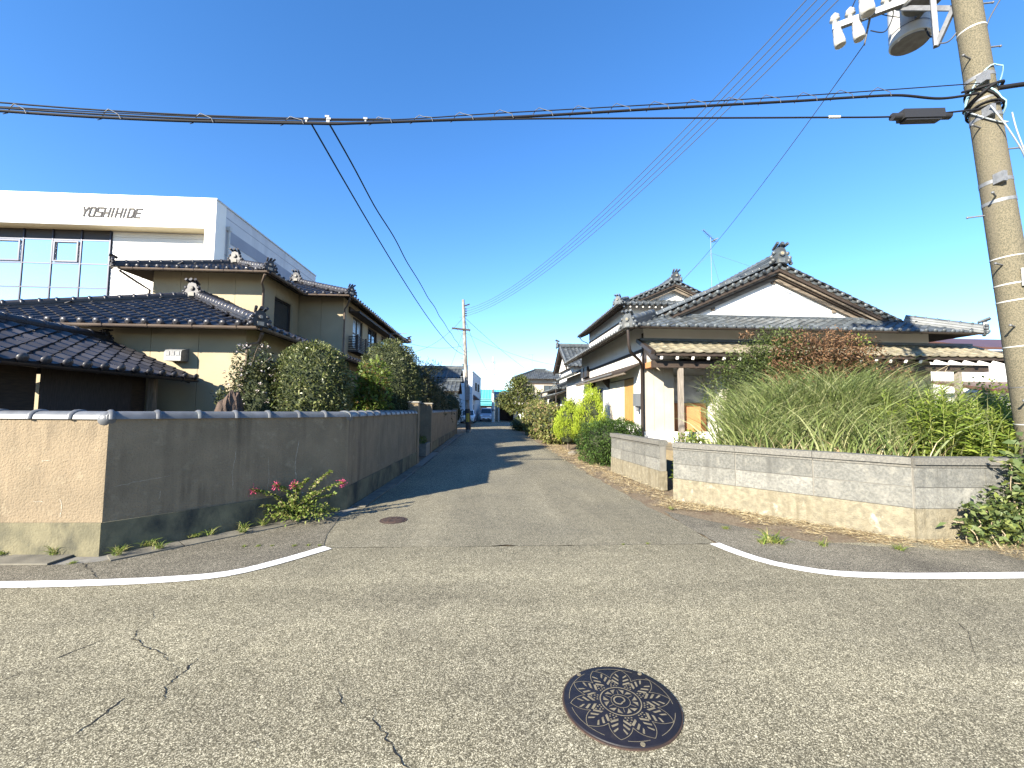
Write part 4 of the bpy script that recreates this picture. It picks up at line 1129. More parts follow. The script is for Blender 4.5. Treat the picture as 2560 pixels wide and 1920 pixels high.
# ------------------------------------------------------------------ two-storey part behind
T = thing('gabled_house', 'white two-storey house with grey tiled gable standing behind the single-storey roof', 'house', (9.0, 23.0, .62))
t = .45; ze = 6.6; xl, xr_, xm, ye, yg, yw = 6.08, 12.1, 9.09, 18.9, 19.55, 19.95
b = B(); b.wall((xl + .65, 19.6, 2.0), (1, 0, 0), 4.7, 4.87); b.wall((xl + .65, 27.4, 2.0), (0, -1, 0), 7.8, 4.87, [(3.2, 5.2, 2.6, 3.6)])
b.wall((xr_ - .65, 19.6, 2.0), (0, 1, 0), 7.8, 4.87); b.wall((xr_ - .65, 27.4, 2), (-1, 0, 0), 4.7, 4.87); b.build('upper_wall', MT['white_wall'], T)
b = B(); b.wall((5.2, 27.4, .5), (0, -1, 0), 6.1, 3.2); b.wall((5.2, 21.3, .5), (1, 0, 0), 7, 3.2); b.wall((12.2, 27.4, .5), (-1, 0, 0), 7, 3.2); b.build('lower_wall', MT['white_wall'], T)
window(T, (xl + .65, 24.2, 4.6), (0, -1, 0), 2.0, 1.0, 1, 0, .05, out=W_)
b = B(); b.box((xl + .62, 19.62, 6.05), (xl + .648, 27.4, 6.14)); b.box((xl + .62, 19.62, 5.55), (xl + .648, 27.4, 5.62)); b.build('trim_band', MT['dark_wood'], T)
b = B(); b.prism([(xl + .64, 20.0, 5.35), (xl + .64, 22.6, 5.35), (xl + .25, 22.6, 5.15), (xl + .25, 20.0, 5.15)], (0, 0, -.05)); b.build('window_hood', MT['dark_wood'], T)
rf = Roof(T, 'tile_grey')
rf.slope('S', ye, ze, t, [(xl, ye), (xr_, ye), (xr_ - 1.05, yw), (xl + 1.05, yw)])
rf.slope('W', xl, ze, t, [(xl, ye), (xl + .65, yg), (xm, yg), (xm, 27.9), (xl, 27.9)])
rf.slope('E', xr_, ze, t, [(xr_, ye), (xr_ - .65, yg), (xm, yg), (xm, 27.9), (xr_, 27.9)])
zr = ze + t * (xm - xl)
rf.slope('W', 4.6, 3.55, .45, [(4.6, 21.95), (5.2, 21.95), (5.2, 27.8), (4.6, 27.8)])
rf.ridge((xm, yg - .05, zr + .02), (xm, 27.9, zr + .02), .3, .3, 4, oni_a=.98)
for sx, xc in ((1, xl), (-1, xr_)):
    P = lambda h, y: (xc + sx * h, y, ze + t * h + .02)
    rf.ridge(P(-.06, ye - .06), P(.65, ye + .65), .22, .2, 3, oni_a=.8)
    rf.ridge(P(.7, yg + .35), P(2.95, yg + .35), .2, .11, 2)
    rf.verge((xc + sx * .68, yg - .06, ze + t * .68 - .1), (xm, yg - .06, zr - .1), .14, .42, sx)
rf.finish(300, 60)
zg = ze + t * 1.05; hw = (zr - .2 - zg) / t
b = B(); b.prism([(xm - hw, yw, zg - .1), (xm + hw, yw, zg - .1), (xm + hw - .02, yw, zg), (xm, yw, zr - .2), (xm - hw + .02, yw, zg)], (0, .1, 0)); b.build('gable_wall', MT['white_wall'], T)
for sx in (-1, 1):
    for k, (dy, dz, hh, m) in enumerate(((-.03, -.16, .08, 'dark_wood'), (.04, -.23, .07, 'barge_wood'), (.12, -.29, .14, 'barge_wood'))):
        b = B(); y = yg + dy
        b.prism([(xm, y, zr + dz), (xm, y, zr + dz - hh), (xm + sx * 2.3, y, zr + dz - hh - t * 2.3), (xm + sx * 2.3, y, zr + dz - t * 2.3)], (0, .05, 0)); b.build('barge_board', MT[m], T)
gutter(T, (xl - .06, ye, ze - .02), (xl - .06, 27.8, ze - .02), .045, MT['pipe_dark'], False)
rafters(T, (xl + .1, ye + .03, ze - .13), (xr_ - .1, ye + .03, ze - .13), (0, .6, .27), .3, .05, .06, MT['white_wall'])
rafters(T, (xl + .03, 19.0, ze - .13), (xl + .03, 27.8, ze - .13), (.6, 0, .27), .3, .05, .06)
b = B(); b.tube([(6.02, 27.5, 6.55), (6.3, 27.5, 6.25), (6.68, 27.5, 6.1)], .03, 6); b.build('downpipe', MT['pipe_dark'], T)

# TV antenna
T = thing('tv_antenna', 'thin metal television antenna on a mast behind the white gable ridge', 'antenna', (11.2, 20.0, 7.0))
b = B(); b.cyl((11.2, 20.0, 7.0), (11.2, 20.0, 10.45), .013, .012, 8); b.build('mast', MT['steel'], T)
b = B(); b.bar((10.75, 19.9, 10.75), (11.5, 20.1, 10.25), .022); b.build('boom', MT['steel'], T)
for k in range(9):
    f = k / 8; p = Vector((10.75, 19.9, 10.75)).lerp(Vector((11.5, 20.1, 10.25)), f); w = .12 + .1 * f
    b = B(); b.cyl(p + Vector((-.02, w, .03)), p + Vector((.02, -w, -.03)), .009, .009, 5); b.build('element', MT['steel'], T)
b = B(); b.obox((11.45, 20.08, 10.32), (.1, 0, .05), (0, .16, 0), (-.01, 0, .02)); b.build('reflector', MT['steel'], T)
b = B()
for p in ((9.8, 19.9, 8.35), (12.4, 21, 7.6), (13.6, 20.4, 9.1)): b.cyl((11.2, 20, 9.6), p, .006, .006, 4)
b.build('guy_wire', MT['steel'], T)
# ------------------------------------------------------------------ utility pole at the corner
def smooth_path(P, n=8):
    P = [Vector(p) for p in P]; Q = []
    for i in range(len(P) - 1):
        p0, p1, p2, p3 = P[max(i-1, 0)], P[i], P[i+1], P[min(i+2, len(P)-1)]
        for k in range(n):
            t = k / n
            Q.append(.5 * ((2*p1) + (p2-p0)*t + (2*p0-5*p1+4*p2-p3)*t*t + (3*p1-p0-3*p2+p3)*t**3))
    Q.append(P[-1]); return Q

T = thing('utility_pole', 'leaning speckled concrete utility pole with transformers and insulators at the corner', 'utility pole', (7.5, 5.2, 0))
PB, PT = Vector((7.49, 5.2, 0)), Vector((6.5, 5.2, 10.1))
PA = (PT - PB).normalized()
def pole_at(z): return PB + PA * ((z - PB.z) / PA.z)
def pole_r(z): return .19 - z * .0062
b = B(); k = 24; vs = []
b.tube([pole_at(z) for z in np.linspace(0, 10.1, 12)], [pole_r(z) for z in np.linspace(0, 10.1, 12)], 24); b.build('shaft', MT['pole'], T)
def band(z, h, m, name='band', gap=.004, T=T, tilt=0):
    b = B(); P = pole_at(z); r_ = pole_r(z) + gap
    b.cyl(P - PA * h/2 + Vector((0, 0, 0)), P + PA * h/2, r_, r_, 24); return b.build(name, m, T)
for z, h, m in ((6.28, .05, 'steel'), (5.95, .03, 'steel_dark'), (5.7, .05, 'steel'), (4.78, .05, 'steel'), (4.5, .045, 'steel'), (3.72, .014, 'white_metal'), (3.35, .018, 'white_metal'),
                (3.12, .016, 'white_metal'), (2.5, .014, 'white_metal'), (1.95, .01, 'steel_dark'), (1.45, .014, 'white_metal'), (1.2, .01, 'steel_dark'), (7.0, .02, 'white_metal'), (7.9, .09, 'steel'), (8.45, .09, 'steel')):
    band(z, h, MT[m])
for z, sx, dy in ((6.55, -1, -.3), (6.75, 1, -.2), (5.55, -1, -.25), (5.25, 1, -.3), (4.55, -1, -.55), (4.35, -1, .5), (4.1, 1, .3), (3.6, -1, -.3), (2.75, -1, -.45), (1.75, -1, -.5), (7.4, 1, -.2)):
    p = pole_at(z); d = Vector((sx, dy, .0)).normalized(); b = B()
    b.cyl(p + d * pole_r(z) * .8, p + d * (pole_r(z) + .17), .011, .011, 8); b.ball(p + d * (pole_r(z) + .175), .017, 8, 5); b.build('step_bolt', MT['steel_dark'], T)
b = B(); p = pole_at(3.4); b.obox(p + Vector((.0, -pole_r(3.4) - .012, 0)), Vector((.09, 0, .0)), Vector((0, .006, 0)), Vector((0, 0, .12))); b.build('number_sign', MT['white_metal'], T)
# pole number: a plain black 4, as far as it shows past the frame edge
b = B(); c_ = p + Vector((-.03, -pole_r(3.4) - .021, .05))
b.bar(c_ + Vector((.02, 0, -.03)), c_ + Vector((.02, 0, .035)), .004, .01); b.bar(c_ + Vector((.02, 0, .035)), c_ + Vector((-.02, 0, -.008)), .004, .01); b.bar(c_ + Vector((-.022, 0, -.01)), c_ + Vector((.034, 0, -.01)), .004, .01); b.build('sign_digit', MT['black_plastic'], T)
# cable bracket hardware
for z in (6.2, 5.72, 4.78):
    p = pole_at(z); b = B(); b.obox(p + Vector((-.12, -pole_r(z) + .02, 0)), Vector((.03, 0, 0)), Vector((0, .06, 0)), Vector((0, 0, .07))); b.build('cable_clamp', MT['steel'], T)
# cross arm carrying insulators, reaching away over the plot
A0, A1 = Vector((5.82, 6.4, 8.16)), Vector((7.05, 5.42, 8.06))
b = B(); b.bar(A0, A1, .075, .1); arm = b.build('cross_arm', MT['steel'], T)
b = B(); b.bar(A0 + Vector((.7, -.45, -.05)), pole_at(7.35), .05, .06); b.build('arm_brace', MT['steel_dark'], T)
b = B(); b.bar((6.66, 5.55, 7.95), (6.62, 5.5, 7.05), .06, .07); b.bar((6.62, 5.5, 7.05), pole_at(7.7), .05, .06); b.bar((6.66, 5.55, 7.95), pole_at(8.0), .06, .08); b.build('bracket_frame', MT['steel_dark'], T)
def insulator(p, d, k=1.0, bell=False):
    b = B()
    if not bell: b.lathe(p, [(.02*k, 0), (.035*k, .02*k), (.035*k, .06*k), (.075*k, .075*k), (.07*k, .095*k), (.04*k, .11*k), (.068*k, .125*k), (.06*k, .15*k), (.03*k, .18*k), (.02*k, .2*k)], 14, d)
    else: b.lathe(p, [(.03*k, 0), (.05*k, .02*k), (.062*k, .05*k), (.05*k, .06*k), (.066*k, .08*k), (.054*k, .095*k), (.07*k, .115*k), (.062*k, .13*k), (.075*k, .18*k), (.082*k, .28*k), (.078*k, .34*k), (.06*k, .345*k)], 14, d)
    b.build('insulator', MT['porcelain'], T)
ad = (A1 - A0).normalized()
for f in (.02, .15, .30, .44):
    p = A0 + ad * ((A1 - A0).length * f); insulator(p + Vector((0, 0, .05)), (.05, 0, 1), 1.0)
for f in (.03, .19):
    p = A0 + ad * ((A1 - A0).length * f) + Vector((-.02, -.03, -.06)); insulator(p, (.08, -.1, -1), 1.0, True)
p = A0 + ad * .38 + Vector((-.06, -.12, .34)); insulator(p, (.08, -.06, -1), 1.25, True)
# transformers
for c_, r_, h_ in ((Vector((7.05, 6.25, 7.82)), .27, 1.0), (Vector((6.75, 5.75, 8.02)), .26, 1.0)):
    b = B(); b.lathe(c_, [(r_ * .93, 0), (r_ * .93, .015), (r_, .016), (r_, .05), (r_ * .985, .06), (r_ * .985, h_ * .86), (r_, h_ * .87), (r_, h_ * .93), (r_ * .8, h_), (.02, h_ * 1.03)], 28)
    tr = b.build('transformer', MT['white_metal'], T)
    b = B(); b.cyl(c_ + Vector((0, 0, -.012)), c_ + Vector((0, 0, .004)), r_ * .9, r_ * .9, 28); b.build('transformer_base', MT['steel_dark'], tr)
    b = B(); b.cyl(c_ + Vector((0, 0, .18)), c_ + Vector((0, 0, .192)), r_ + .004, r_ + .004, 28, False); b.build('strap', MT['steel_dark'], tr)
    for s_ in (-1, 1): insulator(c_ + Vector((s_ * r_ * .6, -r_ * .5, h_)), (s_ * .3, -.2, 1), .9)
    b = B(); b.bar(c_ + Vector((-.05, -.0, .25)) , pole_at(c_.z + .25), .07, .1); b.build('transformer_hanger', MT['steel_dark'], T)
# loose leads
for pth, r_, m in (([(6.0, 6.25, 8.3), (6.2, 6.2, 8.7), (6.5, 6.0, 8.9), (6.75, 5.7, 9.0)], .008, 'black_rubber'), ([(6.2, 6.1, 7.85), (6.35, 6.0, 7.75), (6.45, 5.95, 8.0), (6.4, 5.95, 8.2)], .008, 'black_rubber'),
                   ([(7.05, 6.0, 7.85), (6.9, 5.8, 7.5), (6.75, 5.5, 7.35), (6.75, 5.3, 7.5)], .012, 'black_rubber'), ([(6.62, 5.5, 7.1), (6.65, 5.35, 7.0), (6.74, 5.2, 7.2)], .01, 'grey_cable'),
                   ([(6.2, 6.1, 8.3), (6.35, 6.05, 8.1), (6.5, 5.9, 7.9)], .007, 'black_rubber'), ([(6.72, 5.1, 8.2), (7.1, 5.0, 8.3), (7.2, 5.0, 7.7), (6.95, 5.1, 7.1), (6.9, 5.1, 6.9)], .009, 'grey_cable')):
    b = B(); b.tube(smooth_path(pth), r_, 6); b.build('lead_wire', MT[m], T)
b = B(); b.cyl(A0 + ad * .5 + Vector((0, -.03, .1)), (6.26, 6.28, 7.76), .018, .012, 8); b.build('drop_rod', MT['steel_dark'], T)
# coils of slack cable round the pole
for z, r_, m, tl in ((6.18, .016, 'black_rubber', .10), (6.02, .02, 'black_rubber', -.12), (5.9, .012, 'cyan_cable', .2), (5.82, .014, 'black_rubber', .05), (5.74, .01, 'white_cable', -.2), (6.1, .009, 'cyan_cable', -.28), (5.96, .012, 'black_rubber', .16), (5.86, .012, 'black_rubber', -.05)):
    p = pole_at(z); rr = pole_r(z) + r_ + .006; b = B(); pts = []
    for i in range(25):
        a = 2 * math.pi * i / 24; rad = rr * (1 + (.22 if math.cos(a) > .5 else 0) * abs(tl) * 4)
        pts.append(p + Vector((math.cos(a) * rad, math.sin(a) * rad, tl * math.cos(a + z * 9))))
    b.tube(pts, r_, 6); b.build('cable_coil', MT[m], T)
b = B(); b.tube(smooth_path([(6.75, 5.0, 5.75), (6.9, 4.96, 5.45), (7.12, 4.98, 5.15), (7.3, 5.05, 5.0), (7.36, 5.1, 5.15), (7.25, 5.1, 5.5), (7.2, 5.1, 5.75)]), .009, 7); b.build('slack_cable', MT['white_cable'], T)

# ------------------------------------------------------------------ cables
def cable(name, label, pts, r_, m, cat='cable', n=8, group=None, path=True):
    b = B(); b.tube(smooth_path(pts, n) if path else pts, r_, 6)
    o = b.build(name, MT[m]); return setp(o, label, cat, group)
YC = 5.2
main = [(6.72, 5.1, 6.0), (6.2, 5.14, 5.93), (5.6, 5.16, 5.96), (4.9, YC, 5.92), (4.22, YC, 5.84), (2.53, YC, 5.66), (.26, YC, 5.41), (-1.69, YC, 5.235), (-2.3, YC, 5.2), (-4.14, YC, 5.155), (-6.0, YC, 5.18), (-9, YC, 5.3), (-16, YC, 5.8), (-26, YC, 6.8)]
mc = setp(link(bpy.data.objects.new('telephone_cable', None)), 'thick black bundled cable with wire hangers spanning the street between the poles', 'cable'); mc.location = (0, YC, 5.4)
b = B(); b.tube(smooth_path(main, 10), .0165, 8); b.build('sheath', MT['black_rubber'], mc)
strand = [(6.72, 5.08, 6.13), (3.99, YC, 5.885), (.26, YC, 5.475), (-2.09, YC, 5.25), (-6.02, YC, 5.235), (-9, YC, 5.36), (-16, YC, 5.86), (-26, YC, 6.86)]
b = B(); b.tube(smooth_path(strand, 10), .007, 5); b.build('support_wire', MT['black_rubber'], mc)
SP = smooth_path(strand, 40); MP = smooth_path(main, 40)
def at_x(P, x): 
    for p, q in zip(P, P[1:]):
        if (p.x - x) * (q.x - x) <= 0 and p.x != q.x: return p.lerp(q, (x - p.x) / (q.x - p.x))
    return P[-1]
x = 5.3; me_h = None
while x > -6.5:
    a, c_ = at_x(SP, x), at_x(MP, x + .16); d_ = at_x(MP, x - .1)
    h = B(); h.tube([c_ + Vector((.02, -.03, -.03)), c_ + Vector((0, -.035, .02)), a + Vector((.05, -.01, .02)), a + Vector((0, 0, .045)), a + Vector((-.05, .01, .01)), d_ + Vector((0, .03, 0)), d_ + Vector((-.02, .0, -.035))], .0055, 4)
    h.build('hanger', MT['grey_cable'], mc); x -= .52 if x > -1.4 else 1.1
cable('service_cable', 'thin twin cable below the bundle running from the black splice box across the street', [(6.7, 5.1, 5.77), (5.69, YC, 5.69), (4.21, YC, 5.6), (1.98, YC, 5.48), (.26, YC, 5.385), (-1.5, YC, 5.25), (-2.1, YC, 5.22), (-4.1, YC, 5.19), (-6, YC, 5.22), (-9, YC, 5.34), (-26, YC, 6.7)], .011, 'black_rubber')
cable('telephone_cable', 'thin black cable fanning out above the bundle left of the tap clamps', [(-1.4, YC, 5.3), (-2.4, YC + .02, 5.275), (-4.1, YC + .05, 5.275), (-6, YC + .05, 5.32), (-9, YC, 5.46), (-26, YC, 7.0)], .009, 'black_rubber')
T = thing('splice_box', 'black rectangular cable splice box hanging on the thin cable beside the pole', 'splice box', (5.9, 5.2, 5.72))
b = B(); b.obox((5.95, 5.19, 5.705), (.3, 0, .022), (0, .065, 0), (-.004, 0, .062)); b.build('case', MT['black_plastic'], T)
b = B(); b.obox((5.95, 5.19, 5.632), (.26, 0, .02), (0, .05, 0), (0, 0, .014)); b.build('lower_flange', MT['black_plastic'], T)
for x in (5.6, 6.31): 
    b = B(); b.cyl((x - .07, 5.19, 5.69 + (x - 5.95) * .07), (x + .07, 5.19, 5.70 + (x - 5.95) * .07), .05, .05, 10); b.build('end_seal', MT['black_plastic'], T)
b = B(); b.cyl((4.62, YC, 5.625), (4.78, YC, 5.635), .02, .02, 8); setp(b.build('cable_marker', MT['white_metal']), 'small white sleeve clipped on the thin cable', 'cable sleeve')
# tap clamps and the two drops to the far pole
for k, (x, dz) in enumerate(((-2.36, .04), (-2.08, .045), (-2.1, .1), (-1.62, .05))):
    p = at_x(SP, x); b = B(); dz *= .55; b.box((p.x - .026, p.y - .016, p.z + dz - .02), (p.x + .026, p.y + .016, p.z + dz + .004)); b.box((p.x - .01, p.y - .01, p.z - .03), (p.x + .01, p.y + .01, p.z + dz))
    b.build('cable_clamp', MT['steel'], mc)
FP = Vector((-1.36, 28.6, 0)); FT = Vector((-1.85, 28.6, 9.1))
def fp(z): return FP.lerp(FT, z / 9.1)
def sag(a, c_, s, n=24): 
    a, c_ = Vector(a), Vector(c_); return [a.lerp(c_, i / n) - Vector((0, 0, 4 * s * (i / n) * (1 - i / n))) for i in range(n + 1)]
cable('drop_cable', 'straight black cable dropping from the street bundle to the wooden-looking far pole', sag((-2.3, 5.2, 5.2), fp(5.35) + Vector((-.1, -.1, 0)), .62), .012, 'black_rubber', path=False)
tw = sag((-2.08, 5.2, 5.21), fp(5.6) + Vector((-.1, -.1, 0)), .22, 90)
tw = [p + Vector((.05 * math.sin(i * .55), 0, .05 * math.cos(i * .55))) * (.12 + .22 * math.sin(i * .13) ** 2) for i, p in enumerate(tw)]
cable('drop_cable', 'wavy twisted black cable dropping from the street bundle to the wooden-looking far pole', tw, .012, 'black_rubber', path=False)
# four high wires to the far pole
for k in range(4):
    a = Vector((6.05 + .16 * k, 5.95 - .08 * k, 9.35 - .05 * k)); c_ = fp(8.55 - .16 * k) + Vector((.16, 0, 0))
    cable('power_line', 'thin grey power wire, one of four sagging between the corner pole and far pole', sag(a, c_, 1.18 - .02 * k, 40), .009, 'grey_cable', group='four power wires along the street', path=False)
cable('power_line', 'single thin wire from the cross arm down to the two-storey white gable', sag((6.26, 6.28, 7.78), (9.3, 19.5, 7.85), .25), .008, 'grey_cable', path=False)
for z, y in ((6.05, 5.2), (5.86, 5.22), (5.75, 5.18)):
    pass
cable('telephone_cable', 'black cable stub leaving the corner pole on its far side along the cross street', [(6.95, 5.05, 6.05), (7.6, 5.0, 6.12), (8.6, 5.0, 6.1), (14, 5.0, 6.6), (30, 5.0, 7.5)], .03, 'black_rubber')
T = thing('splice_box', 'black tapered splice closure on the cable just past the corner pole', 'splice box', (7.7, 5.0, 6.1))
b = B(); b.lathe((7.35, 5.0, 6.09), [(.03, 0), (.06, .06), (.075, .12), (.075, .6), (.06, .68), (.03, .74)], 12, (1, 0, .01)); b.build('case', MT['black_plastic'], T)
b = B(); b.box((7.5, 4.95, 5.85), (7.85, 5.06, 6.02)); b.build('hanging_box', MT['black_plastic'], T)

# ------------------------------------------------------------------ far pole in the side street
T = thing('utility_pole', 'tall patchy pale pole leaning left over the side street with one wooden cross arm', 'utility pole', tuple(FP))
b = B(); zz = np.linspace(0, 9.2, 16); b.tube([fp(z) for z in zz], [.17 - .0085 * z for z in zz], 14); b.build('shaft', MT['pole_far'], T)
b = B(); b.bar(fp(7.1) + Vector((-.85, -.12, .06)), fp(7.1) + Vector((.42, -.12, -.06)), .1, .11); b.build('cross_arm', MT['dark_wood'], T)
b = B(); b.bar(fp(7.1) + Vector((-.5, -.12, .02)), fp(6.4) + Vector((-.1, -.1, 0)), .03, .03); b.build('arm_brace', MT['steel_dark'], T)
b = B(); b.bar(fp(8.8) + Vector((-.05, -.05, -.1)), fp(8.8) + Vector((.42, .1, .12)), .07, .08); b.build('top_arm', MT['dark_wood'], T)
for k in range(4):
    b = B(); b.lathe(fp(8.55 - .16 * k) + Vector((.1, -.02, 0)), [(.02, 0), (.05, .03), (.05, .06), (.03, .07), (.05, .09), (.02, .12)], 8, (1, 0, 0)); b.build('insulator', MT['black_plastic'], T)
for k in range(14):
    z = 2.2 + k * .48; s_ = 1 if k % 2 else -1
    b = B(); b.cyl(fp(z) + Vector((s_ * .1, 0, 0)), fp(z) + Vector((s_ * .3, -.02, .0)), .012, .012, 5); b.build('step_bolt', MT['steel_dark'], T)
b = B(); b.box((-1.6, 28.36, 2.2), (-1.3, 28.5, 3.1)); b.build('junction_box', MT['steel_dark'], T)
for x in (-1.46, -1.34):
    b = B(); b.box((x - .025, 28.40, .72), (x + .025, 28.42, 1.3)); b.build('warning_stripe', MT['pole_band'], T)
b = B(); b.cyl(fp(.2) , fp(1.6), .185, .18, 14); b.build('guard_sleeve', MT['black_plastic'], T)
for q, lab in (((-5.2, 27, 5.2), 'thin wire from the far pole to the roofs left of the side street'), ((8.9, 62, 5.8), 'thin dark wire from the far pole down to the distant hipped roof'), ((.52, 52.5, 5.4), 'wire between the far pole and the last thin pole')):
    cable('power_line', lab, sag(fp(8.0), q, .5), .012, 'grey_cable', path=False)
for q, z_, lab in (((-4.2, 35.2, 3.1), 7.2, 'service wire from the far pole to the annex roof on its left'), ((-2.2, 50.2, 5.6), 5.6, 'service wire from the far pole to the plain white block'), ((5.5, 31.0, 4.9), 6.9, 'service wire from the far pole to the stacked skirt roofs'), ((-5.4, 24.0, 5.6), 6.0, 'service wire from the far pole back to the tan house')):
    cable('service_wire', lab, sag(fp(z_), q, .35), .009, 'grey_cable', path=False)
# last thin pole
T = thing('utility_pole', 'last thin white pole standing before the teal roof at the street end', 'utility pole', (.58, 52.5, 0))
b = B(); b.cyl((.58, 52.5, 0), (.5, 52.5, 8.25), .2, .1, 12); b.build('shaft', MT['white_metal'], T)
b = B(); b.cyl((.58, 52.5, 1.35), (.578, 52.5, 1.6), .21, .21, 12); b.build('dark_band', MT['steel_dark'], T)
b = B(); b.box((.36, 52.2, 3.7), (.6, 52.36, 4.1)); b.build('junction_box', MT['steel_dark'], T)
for k in range(10):
    z = 4.2 + k * .36; s_ = 1 if k % 2 else -1
    b = B(); b.cyl((.53 + s_ * .08, 52.5, z), (.53 + s_ * .28, 52.48, z), .02, .02, 5); b.build('step_bolt', MT['steel_dark'], T)
b = B(); b.bar((.3, 52.4, 7.6), (.8, 52.4, 7.6), .08); b.build('cross_arm', MT['steel_dark'], T)
# ------------------------------------------------------------------ decorated manhole cover
MC = Vector((.73, 2.30, 0)); MR = .305
T = thing('manhole_cover', 'dark round manhole cover with a ten-petal leaf pattern set in the asphalt', 'manhole cover', tuple(MC))
b = B(); b.cyl(MC + Vector((0, 0, -.01)), MC + Vector((0, 0, .007)), MR + .008, MR + .008, 64); b.build('rim', MT['rust'], T)
b = B(); b.lathe(MC, [(MR, 0), (MR, .011), (MR - .004, .013), (.01, .013)], 64); b.build('plate', MT['iron'], T)
ang0 = math.atan2(-MC.y, -MC.x)                     # one petal points at where one stands
def mp(r_, a): return MC + Vector((math.cos(ang0 + a) * r_ * MR, math.sin(ang0 + a) * r_ * MR, .0138))
inl = B()
def stroke(pts, w):
    for p, q in zip(pts, pts[1:]):
        d = (q - p).normalized(); n = Vector((-d.y, d.x, 0)) * w / 2
        z_ = Vector((0, 0, random.random() * .0006)); inl.add([p - n - d*w*.2 + z_, q - n + d*w*.2 + z_, q + n + d*w*.2 + z_, p + n - d*w*.2 + z_], [(0, 1, 2, 3)])
def poly(pts): 
    n = sum(((p - MC).cross(q - MC)).z for p, q in zip(pts, pts[1:] + pts[:1]))
    inl.add(pts if n > 0 else pts[::-1], [tuple(range(len(pts)))])
st = 2 * math.pi / 10
def pol(r_, a, u, v):                               # local frame at petal axis: u along, v across
    c, s_ = math.cos(ang0 + a), math.sin(ang0 + a)
    return MC + Vector((c * (r_ + u) - s_ * v, s_ * (r_ + u) + c * v, 0)) * 1.0 + Vector((0, 0, .0138))
for k in range(10):
    a = k * st
    tip, v0, v1 = mp(.895, a), mp(.62, a - st/2), mp(.62, a + st/2)
    for sgn, v in ((-1, v0), (1, v1)):
        ctl = mp(.80, a + sgn * st * .36)
        stroke([tip.lerp(ctl, q).lerp(ctl.lerp(v, q), q) for q in np.linspace(0, 1, 9)], .0032)
    # leaf: three pairs of slanted slots
    for j, (u, ln, w) in enumerate(((.44, .15, .024), (.54, .125, .022), (.645, .085, .02))):
        for sgn in (-1, 1):
            p0 = (u * MR, sgn * .012); p1 = ((u + .09) * MR, sgn * (.012 + ln * MR * .9))
            q = [pol(0, a, p0[0], p0[1]), pol(0, a, p1[0], p1[1]), pol(0, a, p1[0] + w * MR * 1.6, p1[1] - sgn * .006), pol(0, a, p0[0] + w * MR * 2.1, p0[1])]
            poly(q)
    # small dots between petals near the hub
    for dr, da in ((.405, -.16), (.405, 0), (.405, .16), (.455, -.10), (.455, .10), (.51, 0)):
        c = mp(dr, a + st/2 + da * .8); s_ = .0048
        poly([c + Vector((-s_, -s_*.6, 0)), c + Vector((s_, -s_*.8, 0)), c + Vector((s_*.8, s_, 0)), c + Vector((-s_*.7, s_*.8, 0))])
for r_, a0, a1, w in ((.9, .12, .52, .003), (.9, .78, 1.5, .003), (.9, 1.75, 2.6, .003), (.9, 2.9, 3.7, .003), (.9, 4.0, 4.9, .003), (.9, 5.15, 6.0, .003), (.355, 0, 2 * math.pi, .006), (.165, 0, 2 * math.pi, .0028)):
    stroke([mp(r_, a0 + (a1 - a0) * i / 40) for i in range(41)], w)
for k in range(6):
    a = k * math.pi / 3 + .25
    stroke([mp(.16, a), mp(.27, a)], .003)
    for sgn in (-1, 1):
        c = a + math.pi / 6
        poly([mp(.20, c + sgn * .06), mp(.30, c + sgn * .10), mp(.305, c + sgn * .42), mp(.26, c + sgn * .30)])
stroke([mp(.02 + .10 * abs(math.sin(t_ / 2)) ** .8, t_ + 1.0) for t_ in np.linspace(.25, 2 * math.pi - .25, 30)], .008)
inl.build('pattern_groove', MT['iron_sand'], T)
for a in (.35, 2.75, 4.1):
    b = B(); c = mp(.955, a); b.cyl(c + Vector((0, 0, -.002)), c + Vector((0, 0, .0015)), .012, .012, 12); b.build('lift_hole', MT['iron_sand'], T)
# small rusty valve cover
T = thing('valve_cover', 'small rusty round cover near the foot of the tan wall', 'manhole cover', (-1.33, 6.06, 0))
b = B(); b.cyl((-1.33, 6.06, -.01), (-1.33, 6.06, .006), .19, .19, 32); b.build('frame', MT['rust'], T)
b = B(); b.lathe((-1.33, 6.06, 0), [(.16, 0), (.16, .009), (.15, .011), (.01, .011)], 32); b.build('lid', MT['rust'], T)
for k in range(6):
    a = k * math.pi / 3; b = B(); b.obox((-1.33 + .085 * math.cos(a), 6.06 + .085 * math.sin(a), .013), (.03 * math.cos(a), .03 * math.sin(a), 0), (-.012 * math.sin(a), .012 * math.cos(a), 0), (0, 0, .0025)); b.build('lid_rib', MT['rust'], T)

# ------------------------------------------------------------------ garden rock and loose stones
def rock(name, label, c, s, m, seed, cat='rock', group=None):
    b = B(); b.ball((0, 0, 0), 1, 22, 14); vs = []
    for v in b.v:
        v = Vector(v); d = 1 + .32 * noise.noise(v * 1.3 + Vector((seed, 0, 0))) + .14 * noise.noise(v * 3.4 + Vector((0, seed, 0))) + .06 * noise.noise(v * 8)
        vs.append((c[0] + v.x * s[0] * d, c[1] + v.y * s[1] * d, c[2] + v.z * s[2] * d))
    b.v = vs; b.sm = [False] * len(b.sm); o = b.build(name, MT[m]); return setp(o, label, cat, group)
rock('garden_rock', 'upright brown garden rock showing above the wall coping beside the camellia', (-4.33, 7.2, .85), (.27, .25, .98), 'rock', 3)
rock('edge_stone', 'low pale stone lying in the dry verge between juniper and golden conifer', (2.98, 14.6, .05), (.15, .13, .1), 'stone', 10, 'stone')
rock('foot_stone', 'pale rounded mortar lump at the foot of the wall behind the pink flowers', (-2.72, 6.26, .33), (.07, .05, .04), 'seam', 5, 'stone')
